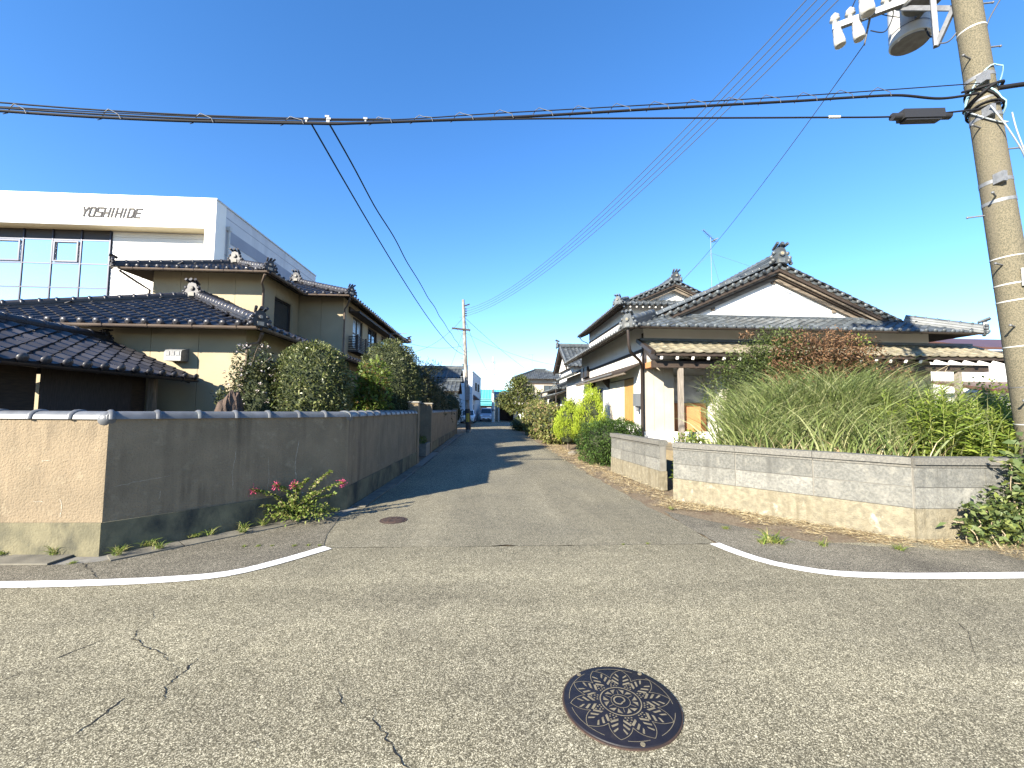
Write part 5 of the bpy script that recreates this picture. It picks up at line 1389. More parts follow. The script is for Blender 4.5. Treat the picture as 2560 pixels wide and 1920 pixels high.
# ------------------------------------------------------------------ plants
def unit(a): return a / np.maximum(np.linalg.norm(a, axis=1, keepdims=True), 1e-9)

def leaf_arrays(P, D, L, W, fold=.18, droop=.15, rng=RNG):
    """bent four-point leaves: base P, direction D, length L, width W"""
    n = len(P); D = unit(D); S = unit(np.cross(D, rng.normal(size=(n, 3)) * .6 + np.array([0, 0, 1.0]))); Nn = np.cross(S, D)
    L = np.broadcast_to(L, (n,))[:, None]; W = np.broadcast_to(W, (n,))[:, None]
    mid = P + D * L * .45; tip = P + D * L - np.array([0, 0, 1.0]) * L * droop
    V = np.stack([P, mid - S * W / 2 + Nn * W * fold, tip, mid + S * W / 2 + Nn * W * fold], 1).reshape(-1, 3)
    F = np.arange(4 * n, dtype=np.int32)
    return V, F, np.full(n, 4, np.int32)

def mk_leaves(name, P, D, L, W, m, parent, **kw):
    V, F, S = leaf_arrays(np.asarray(P, float), np.asarray(D, float), L, W, **kw)
    o = link(bpy.data.objects.new(name, mesh_np(name, V, F, S, m))); adopt(o, parent); return o

def vnoise(P, s, seed=0.0):
    return np.array([noise.noise(Vector((p[0] * s + seed, p[1] * s - seed, p[2] * s + 2 * seed))) for p in P])

def blob(n, c, rad, ex=2.0, nz=.12, ns=2.2, depth=.2, seed=0.0, rng=RNG, zmin=-1.0):
    d = unit(rng.normal(size=(int(n * 1.0), 3))); d = d[d[:, 2] > zmin]
    r_ = 1 / (np.abs(d) ** ex).sum(1) ** (1 / ex)
    r_ = r_ * (1 + nz * vnoise(d, ns, seed)) * (1 - depth * rng.random(len(d)) ** 1.6)
    P = np.array(c) + d * r_[:, None] * np.array(rad)
    return P, unit(d / np.array(rad))

def core_mesh(T, c, rad, ex, nz, ns, seed, k=.84):  # dark blob added inside crowns to block see-through, inner shade as colour
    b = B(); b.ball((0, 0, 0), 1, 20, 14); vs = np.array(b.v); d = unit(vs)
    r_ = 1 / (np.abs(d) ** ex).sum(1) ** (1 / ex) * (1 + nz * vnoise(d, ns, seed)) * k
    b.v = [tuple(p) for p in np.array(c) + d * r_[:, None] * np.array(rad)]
    return b.build('shade_core', MT['core'], T)

def limbs(T, base, top, r_, n=5, spread=.4, m='trunk', seed=1):
    rnd = random.Random(seed); base, top = Vector(base), Vector(top)
    b = B(); b.tube(smooth_path([base, base.lerp(top, .4) + Vector((rnd.uniform(-.04, .04), rnd.uniform(-.04, .04), 0)), top], 4), [r_ * (1 - .06 * i) for i in range(9)], 8); b.build('trunk', MT[m], T)
    for k in range(n):
        f = rnd.uniform(.35, .95); p = base.lerp(top, f); a = rnd.uniform(0, 6.28); L = spread * rnd.uniform(.6, 1.1)
        q = p + Vector((math.cos(a) * L, math.sin(a) * L, L * rnd.uniform(.4, 1.0)))
        l = B(); l.tube(smooth_path([p, p.lerp(q, .5) + Vector((0, 0, .05)), q], 3), [r_ * .5 * (1 - .12 * i) for i in range(7)], 6); l.build('limb', MT[m], T)

LM = {}
LM['osmanthus'] = leafmat('clipped_leaf', [(.075, .1, .024), (.13, .16, .042), (.21, .22, .085), (.155, .18, .055), (.28, .275, .14)], .42, .22, .5, (.045, .062, .016), 6.0)
LM['darktop'] = leafmat('dark_clipped_leaf', [(.055, .075, .022), (.1, .125, .035), (.155, .17, .065), (.11, .13, .045), (.2, .2, .095)], .5, .2, .4, (.032, .046, .014), 5.0)
LM['camellia'] = leafmat('glossy_dark_leaf', [(.025, .036, .013), (.045, .06, .022), (.08, .09, .036), (.1, .1, .045), (.055, .07, .027)], .35, .15, .5)
LM['fresh'] = leafmat('fresh_green_leaf', [(.09, .14, .02), (.14, .2, .035), (.19, .24, .055), (.11, .16, .03), (.2, .13, .05)], .5, .35)
LM['shade'] = leafmat('shaded_leaf', [(.022, .03, .012), (.035, .045, .016), (.05, .058, .022), (.06, .055, .02)], .6, .2)  # green darkened to carry the house shadow over these trees
LM['gold'] = leafmat('golden_conifer_spray', [(.25, .34, .02), (.34, .42, .03), (.18, .27, .02), (.4, .46, .05)], .7, .3)
LM['juniper'] = leafmat('juniper_spray', [(.035, .075, .012), (.055, .1, .015), (.08, .135, .022), (.03, .06, .012)], .7, .2)
LM['hydrangea'] = leafmat('hydrangea_leaf', [(.12, .15, .03), (.18, .2, .05), (.25, .24, .09), (.09, .12, .028), (.3, .22, .11)], .6, .35)
LM['tree'] = leafmat('street_tree_leaf', [(.08, .1, .025), (.13, .15, .04), (.18, .18, .06), (.06, .085, .022)], .6, .3)
LM['broad'] = leafmat('broad_green_leaf', [(.05, .075, .018), (.085, .11, .03), (.12, .15, .04), (.06, .085, .022)], .55, .3)
LM['dead'] = leafmat('dead_brown_leaf', [(.13, .07, .035), (.19, .1, .05), (.1, .055, .03), (.24, .15, .08)], .8, .25)
LM['grass'] = leafmat('pampas_blade', [(.07, .1, .026), (.12, .16, .045), (.21, .25, .085), (.09, .125, .033), (.33, .33, .16), (.15, .19, .06)], .5, .2)
LM['straw'] = leafmat('straw', [(.36, .28, .15), (.48, .39, .22), (.25, .18, .09), (.17, .11, .06), (.55, .47, .3)], .85, .25)
LM['weed'] = leafmat('goldenrod_leaf', [(.1, .15, .02), (.16, .22, .03), (.22, .29, .045), (.27, .32, .06), (.12, .17, .025)], .55, .4)
LM['tuft'] = leafmat('verge_grass', [(.14, .2, .03), (.2, .26, .05), (.1, .15, .025), (.3, .28, .1)], .6, .35)
LM['vine'] = leafmat('vine_leaf', [(.06, .09, .028), (.095, .135, .045), (.14, .175, .07), (.16, .19, .045)], .5, .3)
LM['pink'] = leafmat('pink_petal', [(.55, .06, .16), (.7, .12, .24), (.45, .04, .12)], .6, .3)
LM['whiteflower'] = leafmat('white_petal', [(.6, .5, .48), (.7, .62, .58)], .6, .3)

def bush(name, label, cat, c, rad, n, L, W, lm, ex=2.0, nz=.12, ns=2.2, depth=.25, seed=1., out=.9, core=.84, trunk=True, group=None, zmin=-1., base=0., T=None, up=.25):
    if T is None:
        T = thing(name, label, cat, (c[0], c[1], base), group)
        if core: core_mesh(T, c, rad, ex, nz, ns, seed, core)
        if trunk: limbs(T, (c[0], c[1], base), (c[0], c[1], c[2]), .05, 4, min(rad[0], rad[1]) * .6, seed=int(seed * 7) + 1)
    P, Nn = blob(n, c, rad, ex, nz, ns, depth, seed, zmin=zmin)
    D = Nn * out + RNG.normal(size=P.shape) * .75 + np.array([0, 0, up])
    k = RNG.uniform(.65, 1.25, len(P))
    mk_leaves('crown', P, D, L * k, W * k, LM[lm], T)
    return T

# left garden, in order along the wall
bush('topiary_shrub', 'round-topped clipped shrub with dense small leaves behind the coping, between camellia and bright-leaved shrub', 'shrub', (-3.42, 8.2, 1.75), (.70, .66, 1.08), 13000, .072, .027, 'osmanthus', 2.5, .1, 5.0, .16, 1.3, .8, .88)
bush('topiary_shrub', 'large domed clipped tree with fine dark leaves beside the gate pillar', 'tree', (-2.95, 12.6, 2.2), (.86, .85, 1.42), 14000, .075, .028, 'darktop', 2.4, .12, 4.5, .16, 4.1, .8, .88)
T = thing('camellia_shrub', 'loose upright dark-leaved shrub with pale flowers against the tan house corner', 'shrub', (-4.3, 7.75, 0))
limbs(T, (-4.3, 7.75, 0), (-4.3, 7.75, 2.5), .035, 9, .45, seed=5)
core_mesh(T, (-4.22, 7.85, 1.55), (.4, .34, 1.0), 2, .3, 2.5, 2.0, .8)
for q, rr, n in (((-4.22, 7.8, 1.5), (.5, .42, 1.0), 5200), ((-4.4, 7.7, 2.2), (.25, .22, .5), 700), ((-4.1, 7.7, 2.25), (.2, .2, .5), 500), ((-4.7, 7.7, 1.75), (.22, .2, .2), 260), ((-4.62, 7.7, 1.35), (.2, .2, .22), 240), ((-4.6, 7.65, 1.1), (.2, .2, .3), 260)):
    P, Nn = blob(n, q, rr, 2, .35, 2.6, .75, q[2]); mk_leaves('crown', P, Nn * .5 + RNG.normal(size=P.shape) * .8 + np.array([0, 0, .5]), RNG.uniform(.045, .08, len(P)), RNG.uniform(.022, .036, len(P)), LM['camellia'], T)
P, Nn = blob(46, (-4.28, 7.75, 2.05), (.42, .35, .78), 2, .3, 2.5, .15, 3.3); P = np.repeat(P, 5, 0) + RNG.normal(size=(len(P) * 5, 3)) * .012
mk_leaves('flowers', P, RNG.normal(size=P.shape) + np.array([0, -.6, .3]), .035, .028, LM['whiteflower'], T)
T = thing('leafy_shrub', 'bright fresh-green shrub with large leaves between the two clipped shrubs', 'shrub', (-2.85, 10.3, 0))
limbs(T, (-2.85, 10.3, 0), (-2.85, 10.3, 2.2), .03, 8, .45, 'twig', seed=8)
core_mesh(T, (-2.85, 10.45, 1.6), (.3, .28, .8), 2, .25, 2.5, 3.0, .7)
for q, rr, n in (((-2.85, 10.3, 1.5), (.5, .45, .85), 1300), ((-2.75, 10.2, 2.3), (.35, .3, .5), 520), ((-3.05, 10.2, 2.0), (.3, .3, .5), 380)):
    P, Nn = blob(n, q, rr, 2, .35, 2.2, .6, q[2] + 1); mk_leaves('crown', P, Nn * .8 + RNG.normal(size=P.shape) * .6 + np.array([0, 0, .3]), RNG.uniform(.1, .17, len(P)), RNG.uniform(.04, .065, len(P)), LM['fresh'], T)
# garden trees beyond the gate, house shade put into their dark leaves
for k, (c, rad, n, lab) in enumerate((((-3.3, 16.8, 2.1), (1.0, .9, 1.5), 3600, 'dark bushy tree right behind the gate pillar'), ((-3.0, 19.6, 1.9), (.9, 1.3, 1.45), 3000, 'dark evergreen behind the second length of tan wall'),
                                      ((-2.9, 23.0, 1.6), (.9, 1.5, 1.3), 2600, 'low dark hedge-like shrub at the end of the second tan wall'), ((-2.7, 29.6, 1.5), (.85, 1.3, 1.35), 2400, 'dark shrub hanging over the lane beside the patchy far pole'))):
    bush('garden_tree', lab, 'tree', c, rad, n, .12, .05, 'shade', 2, .35, 2.2, .4, 5.5 + k, .8, .78)
T = thing('garden_tree', 'wispy tall shrub with feathery twig tips above the dark garden trees', 'tree', (-2.7, 18.0, 0))
limbs(T, (-2.7, 18.0, 0), (-2.65, 18.0, 3.0), .04, 10, .7, seed=15)
for q, rr, n in (((-2.75, 18.0, 3.2), (.55, .5, .55), 500), ((-2.3, 18.0, 3.3), (.35, .3, .35), 220), ((-2.9, 18.2, 2.5), (.6, .5, .6), 700)):
    P, Nn = blob(n, q, rr, 2, .4, 2.5, .9, q[0]); mk_leaves('crown', P, Nn * .6 + RNG.normal(size=P.shape) * .5 + np.array([.2, 0, .8]), RNG.uniform(.08, .16, len(P)), .022, LM['shade'], T)

# right verge: hydrangea hedge, golden conifers, juniper
for k, (c, rad, n, lab) in enumerate((((3.1, 19.5, .85), (.75, .95, .95), 2600, 'yellowing hydrangea bush beside the golden conifers'), ((2.95, 22.6, .9), (.8, 1.2, 1.0), 2600, 'yellow-green hydrangea bush between the other two along the lane'),
                                      ((3.0, 26.6, 1.0), (.8, 1.7, 1.1), 2400, 'leafy hydrangea bush below the street tree'))):
    bush('hydrangea_bush', lab, 'shrub', c, rad, n, .14, .09, 'hydrangea', 2.1, .3, 2.4, .35, 9.1 + k, .8, .8, up=.1)
def conifer(label, c, h, r_, n, seed):
    T = thing('golden_conifer', label, 'conifer', (c[0], c[1], 0))
    core_mesh(T, (c[0], c[1], h * .5), (r_ * .8, r_ * .8, h * .5), 2.1, .2, 2.6, seed, .78)
    limbs(T, (c[0], c[1], 0), (c[0], c[1], h * .7), .05, 3, .2, seed=int(seed))
    # upright fan sprays gathered in lobes
    d = unit(RNG.normal(size=(110, 3))); d[:, 2] = np.abs(d[:, 2]) * 1.2 - .45; d = unit(d)
    prof = lambda z: np.clip(1.15 - z * .75, .18, 1)
    Cs = np.stack([c[0] + d[:, 0] * r_ * .86, c[1] + d[:, 1] * r_ * .86, h * .5 + d[:, 2] * h * .47], 1)
    zf = np.clip(Cs[:, 2] / h, 0, 1)[:, None]; Cs[:, :2] = np.array(c[:2]) + (Cs[:, :2] - np.array(c[:2])) * np.clip(1.25 - zf ** 2.2 * .75, .3, 1.05)
    k = n // len(Cs); P = np.repeat(Cs, k, 0) + RNG.normal(size=(len(Cs) * k, 3)) * np.array([.055, .055, .1]) * (r_ / .5)
    out = unit(P - np.array([c[0], c[1], h * .35])); D = out * .55 + np.array([0, 0, .9]) + RNG.normal(size=P.shape) * .3
    mk_leaves('crown', P, D, RNG.uniform(.05, .1, len(P)), RNG.uniform(.014, .026, len(P)), LM['gold'], T, droop=.0); return T
conifer('taller bright yellow-green dense conifer in front of the shuttered window', (3.88, 15.7), 2.42, .62, 9000, 3.0)
conifer('smaller bright yellow-green conifer beside the taller one and the hydrangea', (3.2, 16.6), 1.85, .55, 7000, 6.0)
T = bush('juniper_shrub', 'low spreading dark green juniper at the end of the short block wall', 'shrub', (3.5, 12.2, .62), (.85, .8, .68), 11000, .075, .024, 'juniper', 2.2, .3, 3.4, .35, 12.2, .8, .7)
bush('juniper_shrub', '', '', (4.05, 12.5, .85), (.6, .6, .45), 4500, .075, .024, 'juniper', 2.2, .25, 3.2, .3, 13.2, .8, .8, T=T)
bush('leafy_shrub', 'grey-green bush between the conifers and the house entrance further down', 'shrub', (4.1, 20.5, 1.3), (.5, .8, .9), 1600, .1, .05, 'broad', 2, .35, 2.4, .5, 14.6, .8, .7)
# street tree further on
T = thing('street_tree', 'leafy yellow-green tree leaning over the lane below the hipped roof', 'tree', (3.1, 37.5, 0))
limbs(T, (3.1, 37.5, 0), (2.9, 37.5, 3.2), .1, 8, 1.2, seed=21)
for q, rr, n in (((2.6, 37.5, 3.4), (1.3, 1.2, 1.0), 1500), ((1.5, 37.5, 2.5), (.9, .8, .7), 700), ((3.9, 37.4, 2.6), (1.1, 1, 1.1), 900), ((2.5, 37.2, 1.9), (1.3, 1, .7), 700), ((2.9, 37.5, 4.2), (.6, .6, .6), 350)):
    P, Nn = blob(n, q, rr, 2, .45, 2.2, .8, q[0]); mk_leaves('crown', P, Nn * .6 + RNG.normal(size=P.shape) * .8, RNG.uniform(.16, .3, len(P)), RNG.uniform(.08, .14, len(P)), LM['tree'], T)
bush('leafy_shrub', 'low dark green bush spilling over the lane edge below the street tree', 'shrub', (2.5, 31.5, .45), (.8, 1.4, .6), 1400, .12, .06, 'broad', 2, .3, 2.4, .4, 15.2, .8, .8)
bush('leafy_shrub', 'tall leafy bush at the lane edge between hydrangeas and street tree', 'shrub', (3.7, 32.0, 1.2), (1.0, 1.6, 1.2), 2200, .16, .08, 'hydrangea', 2, .35, 2.2, .5, 17.2, .8, .78)

# overgrown corner plot: shrub going brown, pampas grass, goldenrod
Z0 = .62
T = thing('overgrown_shrub', 'big tangled shrub, green below and dead brown on top, before the porch', 'shrub', (7.6, 10.2, Z0))
limbs(T, (7.4, 10.2, Z0), (7.4, 10.2, 2.8), .05, 10, 1.0, seed=31); limbs(T, (8.8, 10.2, Z0), (8.8, 10.2, 2.6), .05, 8, .9, seed=32)
core_mesh(T, (7.5, 10.4, 1.9), (1.5, .7, 1.2), 2.2, .3, 2, 7.7, .85)
for q, rr, n, m in (((6.3, 10.0, 2.1), (.95, .7, 1.0), 4420, 'broad'), ((7.3, 10.0, 2.5), (1.1, .8, 1.05), 5100, 'broad'), ((7.2, 10.0, 3.15), (.7, .5, .6), 1530, 'broad'), ((8.4, 10.0, 2.2), (.9, .7, .9), 3060, 'broad'), ((9.3, 10.0, 2.2), (.7, .6, .8), 2550, 'broad'), ((9.3, 9.8, 3.2), (.35, .3, .35), 160, 'weed'),
                 ((7.9, 9.6, 2.95), (1.1, .5, .62), 3910, 'dead'), ((8.8, 9.7, 3.0), (.8, .45, .55), 2210, 'dead'), ((7.6, 9.5, 2.45), (1.2, .3, .5), 1870, 'dead'), ((9.9, 9.8, 2.5), (.6, .4, .5), 714, 'dead'), ((6.3, 9.7, 3.45), (.18, .15, .08), 68, 'dead')):
    P, Nn = blob(n, q, rr, 2, .4, 2.4, .6, q[0]); mk_leaves('crown' if m == 'broad' else 'dead_leaves', P, Nn * .5 + RNG.normal(size=P.shape) * .8 + np.array([0, 0, .2]), RNG.uniform(.05, .1, len(P)), RNG.uniform(.022, .04, len(P)), LM[m], T)

def blades(name, label, cat, bases, lens, lean, w, lm, seg=5, grav=.9, T=None, group=None, dirs=None, part='blades'):
    n = len(bases); P = np.asarray(bases, float); a = RNG.uniform(0, 2 * np.pi, n)
    H = np.stack([np.cos(a), np.sin(a), np.zeros(n)], 1) if dirs is None else dirs
    lean = np.broadcast_to(lean, (n,)); D = unit(H * lean[:, None] + np.array([0, 0, 1.0])); S = unit(np.cross(D, np.array([0, 0, 1.0]) + RNG.normal(size=(n, 3)) * .3))
    step = (np.broadcast_to(lens, (n,)) / seg)[:, None]; rows = []
    for k in range(seg + 1):
        wk = np.broadcast_to(w, (n,))[:, None] * (1 - (k / seg) ** 1.6) * .5 + .0008
        rows.append(np.stack([P - S * wk, P + S * wk], 1))
        P = P + D * step; D = unit(D + H * (grav * .16 * (k + 1) / seg * 2) - np.array([0, 0, 1.0]) * grav * .10 * (k + 1))
    V = np.stack(rows, 1).reshape(n, -1, 3); m_ = 2 * (seg + 1)
    f = np.array([[2*k, 2*k+1, 2*k+3, 2*k+2] for k in range(seg)], np.int32).ravel()
    F = (f[None, :] + (np.arange(n) * m_)[:, None]).ravel()
    me = mesh_np(part, V.reshape(-1, 3), F, np.full(n * seg, 4, np.int32), LM[lm])
    o = link(bpy.data.objects.new(part if T is not None else name, me))
    if T is not None: adopt(o, T)
    else: setp(o, label, cat, group)
    return o
T = thing('pampas_grass', 'huge arching clump of grey-green pampas grass spilling behind the block wall', 'grass clump', (6.2, 7.7, Z0))
bs = []; ln = []
for cx, cy, r_, n, L in ((5.6, 7.9, .6, 2400, 1.8), (6.6, 7.7, .7, 3200, 2.15), (7.6, 7.6, .6, 2400, 1.95), (4.9, 7.3, .45, 1300, 1.4), (6.0, 6.7, .7, 1700, 1.35), (7.2, 6.5, .7, 1500, 1.3), (4.6, 6.9, .3, 500, 1.05), (8.4, 7.3, .4, 700, 1.5)):
    q = RNG.normal(size=(n, 2)) * r_ * .55; bs.append(np.c_[cx + q[:, 0], cy + q[:, 1], np.full(n, Z0)]); ln.append(RNG.uniform(.6, 1.1, n) * L)
bs, ln = np.concatenate(bs), np.concatenate(ln)
blades('', '', '', bs, ln, RNG.uniform(.05, .5, len(bs)), RNG.uniform(.011, .03, len(bs)), 'grass', 6, .65, T)
q = RNG.choice(len(bs), 1900); bb2 = bs[q] + RNG.normal(size=(1900, 3)) * np.array([.2, .2, 0]); bb2[:, 1] -= .25
blades('', '', '', bb2, RNG.uniform(.3, .8, 1900), RNG.uniform(.1, .8, 1900), .014, 'straw', 4, .9, T, part='dry_stalks')
for p0, p1, p2 in (((7.9, 7.8, 1.6), (8.4, 7.6, 2.2), (8.9, 7.4, 2.55)), ((8.0, 7.7, 1.5), (8.5, 7.5, 2.0), (8.75, 7.4, 2.45))):
    b = B(); b.tube(smooth_path([p0, p1, p2], 5), [.0045] * 10 + [.003], 5); b.build('dry_stem', MT['twig'], T)
# goldenrod thicket: upright stems with whorled narrow leaves
ns = 640; X = RNG.uniform(6.4, 10.6, ns); Yv = np.array([RNG.uniform(5.25 + max(0, (7.2 - x) * .35), 5.5 + min(2.6, (x - 5.2) * .9)) for x in X])
hs = RNG.uniform(.65, 1.25, ns) * np.where(X > 9.6, .8, 1.0) * (1 + .12 * np.sin(X * 2.3)) 
LPs, LDs, LLs = [], [], []; stb = B()
for x, y, h in zip(X, Yv, hs):
    ln_ = RNG.normal(size=2) * .1; top = np.array([x + ln_[0], y + ln_[1], Z0 + h]); base = np.array([x, y, Z0])
    stb.tube([base, base * .5 + top * .5 + np.array([0, 0, .01]), top], [.006, .0045, .002], 4)
    m_ = 56; f = np.linspace(.2, 1, m_) ** .8; a = np.arange(m_) * 2.4 + RNG.uniform(0, 6)
    LPs.append(base + (top - base) * f[:, None]); up = .2 + 1.0 * f ** 3 + RNG.normal(size=m_) * .3
    LDs.append(np.stack([np.cos(a), np.sin(a), up], 1)); LLs.append((.075 + .09 * np.sin(np.pi * np.clip(f, .1, .98))) * RNG.uniform(.8, 1.2, m_))
o = stb.build('goldenrod_thicket', mat('weed_stem', (.12, .16, .035), (.2, .19, .06), 5)); setp(o, 'thick stand of bright green goldenrod weeds behind the block wall below the pole', 'weeds', kind='stuff')
P, D, L = np.concatenate(LPs), np.concatenate(LDs), np.concatenate(LLs)
lv = mk_leaves('leaves', P, D, L, L * .2, LM['weed'], o, droop=.16); lv['kind'] = 'stuff'

# vine sprawling at the right end of the block wall
T = thing('vine', 'sprawling vine with dull green leaves over the end of the block wall below the pole', 'vine', (6.0, 4.7, 0))
rs = random.Random(4); VP_, VD_ = [], []
for k in range(26):
    x = rs.uniform(5.75, 6.9); p = [Vector((x, 4.72 + rs.uniform(-.1, .12), 0))]
    h = rs.uniform(.35, 1.05) * (1.0 if x > 6.1 else .75); dx = rs.uniform(-.45, .25)
    for i in range(1, 6): p.append(Vector((x + dx * (i / 5) ** 1.5 + rs.uniform(-.03, .03), 4.74 + rs.uniform(-.12, .04), h * math.sin(min(1.5, i / 5 * 1.7)))))
    b = B(); sp = smooth_path(p, 3); b.tube(sp, .0055, 5); b.build('stem', MT['twig'], T)
    for q in sp[2:]:
        for _ in range(rs.randint(2, 5)): VP_.append(tuple(q)); VD_.append((rs.gauss(0, 1), rs.gauss(-.5, .8), rs.gauss(.1, .6)))
mk_leaves('leaves', np.array(VP_) + RNG.normal(size=(len(VP_), 3)) * .03, np.array(VD_), RNG.uniform(.06, .12, len(VP_)), RNG.uniform(.04, .075, len(VP_)), LM['vine'], T)
P, Nn = blob(900, (6.35, 4.72, .32), (.55, .2, .4), 2, .4, 3, .8, 3.1); mk_leaves('leaves', P, Nn * .4 + RNG.normal(size=P.shape), RNG.uniform(.04, .09, len(P)), RNG.uniform(.02, .05, len(P)), LM['vine'], T)
P, Nn = blob(420, (6.75, 4.75, .9), (.35, .22, .4), 2, .4, 3, .8, 8.1); mk_leaves('leaves', P, Nn * .4 + RNG.normal(size=P.shape), RNG.uniform(.07, .13, len(P)), RNG.uniform(.05, .08, len(P)), LM['vine'], T)

# dry straw along the foot of the right walls
def litter(n, path, wd, name, label, L=(.03, .12), w=.0045, lift=.03):
    seg = [(Vector((*a, 0)), Vector((*c_, 0))) for a, c_ in zip(path, path[1:])]; lens = np.array([(c_ - a).length for a, c_ in seg]); pr = lens / lens.sum()
    P, D = [], []
    for k in RNG.choice(len(seg), n, p=pr):
        a, c_ = seg[k]; t_ = RNG.random(); d = (c_ - a).normalized(); nn = Vector((-d.y, d.x, 0)); off = wd * (RNG.random() ** 1.3)
        p = a.lerp(c_, t_) - nn * off
        if noise.noise(Vector((p.x * 2.3, p.y * 2.3, 3))) + .75 < off / wd: continue
        P.append((p.x, p.y, .006 + RNG.random() ** 3 * lift)); D.append((RNG.normal(), RNG.normal(), RNG.normal() * .18))
    o = mk_leaves(name, np.array(P), np.array(D), RNG.uniform(L[0], L[1], len(P)), w, LM['straw'], None, droop=.0, fold=.0); setp(o, label, 'dry straw', kind='stuff'); return o
litter(15000, [(3.22, 7.3), (5.25, 4.93), (7.2, 4.86)], .62, 'dry_straw', 'dry brown straw and needles drifted along the foot of the curved block wall')
litter(10000, [(3.1, 18.5), (3.12, 10.7), (3.36, 8.1), (3.25, 7.2)], .75, 'dry_straw', 'dry pale straw along the lane verge below the juniper and short block wall', (.04, .14), .006, .07)

# verge grass tufts, one by one
TUFT = []
for s_, n_, h_ in ((1, 46, .12), (2, 60, .09), (3, 34, .16)):
    q = RNG.normal(size=(n_, 2)) * .025
    o = blades('grass_tuft', '', '', np.c_[q, np.zeros(n_)], RNG.uniform(.5, 1.2, n_) * h_, RNG.uniform(.3, 1.4, n_), .007, 'tuft', 4, 1.2)
    TUFT.append(o.data); bpy.data.objects.remove(o)
def tuft(x, y, k, sc, label, group, z=.03):
    o = link(bpy.data.objects.new('grass_tuft', TUFT[k])); o.location = (x, y, z); o.scale = (sc, sc, sc * RNG.uniform(.8, 1.2)); o.rotation_euler = (0, 0, RNG.uniform(0, 6.28)); setp(o, label, 'grass tuft', group)
for i, (x, y) in enumerate(((-5.2, 4.74), (-5.05, 4.72), (-4.52, 4.70), (-3.93, 4.78), (-3.78, 4.98), (-3.86, 4.66), (-3.6, 4.86), (-3.5, 5.28), (-3.38, 5.36), (-3.12, 5.6), (-3.05, 5.45), (-2.95, 5.75), (-2.45, 6.42), (-2.3, 6.5))):
    tuft(x, y, i % 3, 1.15 if i in (0, 4) else .85, 'small green grass tuft growing in the gutter joint at the foot of the tan wall', 'tufts along the tan wall')
for i, (x, y, s_) in enumerate(((3.42, 4.93, 1.5), (3.5, 4.9, 1.3), (3.3, 4.9, .9), (3.95, 4.78, .8), (4.75, 4.62, .9), (3.2, 5.5, .7), (2.95, 6.6, .7))):
    tuft(x, y, (i + 2) % 3, s_, 'pale green grass tuft rooted in the straw before the curved block wall', 'tufts before the block wall', .005)
for i, (x, y, s_) in enumerate(((-2.75, 4.96, .35), (-2.6, 4.97, .4), (-2.45, 4.98, .3), (-2.2, 4.97, .38), (-2.05, 4.98, .36), (-1.92, 4.97, .3), (1.9, 4.92, .32), (1.6, 4.9, .25), (-4.15, 4.5, .5))):
    tuft(x, y, 1, s_, 'tiny grass sprig growing from the asphalt seam across the lane mouth', 'sprigs in the asphalt seam', .004)

# pink flowering plant at the wall foot
T = thing('flowering_plant', 'arching leafy plant with pink flower heads at the foot of the tan wall', 'flowering plant', (-2.72, 6.0, .03))
SP_, SD_ = [], []; heads = []
rs = random.Random(12)
for k, (dx, dy, h) in enumerate(((-.42, -.25, .52), (-.22, -.2, .58), (.0, -.12, .58), (.2, .05, .62), (.35, .15, .72), (.55, .2, .55), (.28, -.15, .45), (-.3, -.3, .3), (.1, -.25, .35), (.5, .05, .38), (-.15, -.3, .25))):
    base = Vector((-2.68 + rs.uniform(-.1, .1), 5.98 + rs.uniform(-.06, .06), .03)); top = base + Vector((dx, dy, h * .88)); mid = base.lerp(top, .55) + Vector((-dx * .15, -dy * .15, h * .12))
    sp = smooth_path([base, mid, top], 10); b = B(); b.tube(sp, [.006] * 14 + [.004] * 7, 5); b.build('stem', MT['twig'], T)
    for q in sp[3:]:
        for _ in range(9): SP_.append(tuple(q)); SD_.append((rs.gauss(0, 1), rs.gauss(0, 1), rs.gauss(.35, .4)))
    if k in (0, 1, 2, 5): heads.append(top)
SP_ = np.array(SP_); mk_leaves('leaves', SP_, np.array(SD_), RNG.uniform(.035, .065, len(SP_)), RNG.uniform(.02, .036, len(SP_)), LM['tuft'], T)
for h in heads:
    P = np.array(h) + RNG.normal(size=(70, 3)) * .02; mk_leaves('flower_head', P, unit(P - np.array(h)) + np.array([0, 0, .2]), .02, .014, LM['pink'], T)
P, Nn = blob(1100, (-2.62, 5.95, .12), (.42, .24, .18), 2, .3, 3, .8, 2.2, zmin=-.3); mk_leaves('leaves', P, Nn + RNG.normal(size=P.shape) * .6, .05, .024, LM['tuft'], T)
# greenery in the planter and in the wall gap
bush('leafy_shrub', 'small green plant growing in the dark planter of the gate gap', 'plant', (-2.33, 14.45, .5), (.22, .4, .16), 420, .07, .03, 'fresh', 2, .3, 3, .6, 21.2, .8, 0, False, base=.36)
bush('leafy_shrub', 'bright yellow-green weed in the dark gap between the two block walls', 'plant', (3.75, 7.85, .42), (.2, .25, .3), 380, .08, .045, 'weed', 2, .3, 3, .7, 22.2, .8, 0, False)
bush('leafy_shrub', 'tangled green and straw-coloured weed on top of the gap between the block walls', 'plant', (3.95, 7.9, .95), (.3, .35, .25), 620, .08, .035, 'tuft', 2, .3, 3, .7, 23.2, .8, 0, False, base=.6)
bush('leafy_shrub', 'ivy-clad small shrub between goldenrod and leaning pole, with bare brown stems', 'shrub', (9.3, 7.2, 1.5), (.35, .35, .75), 900, .06, .04, 'weed', 2, .3, 3, .6, 24.2, .8, .55, True, base=.62)
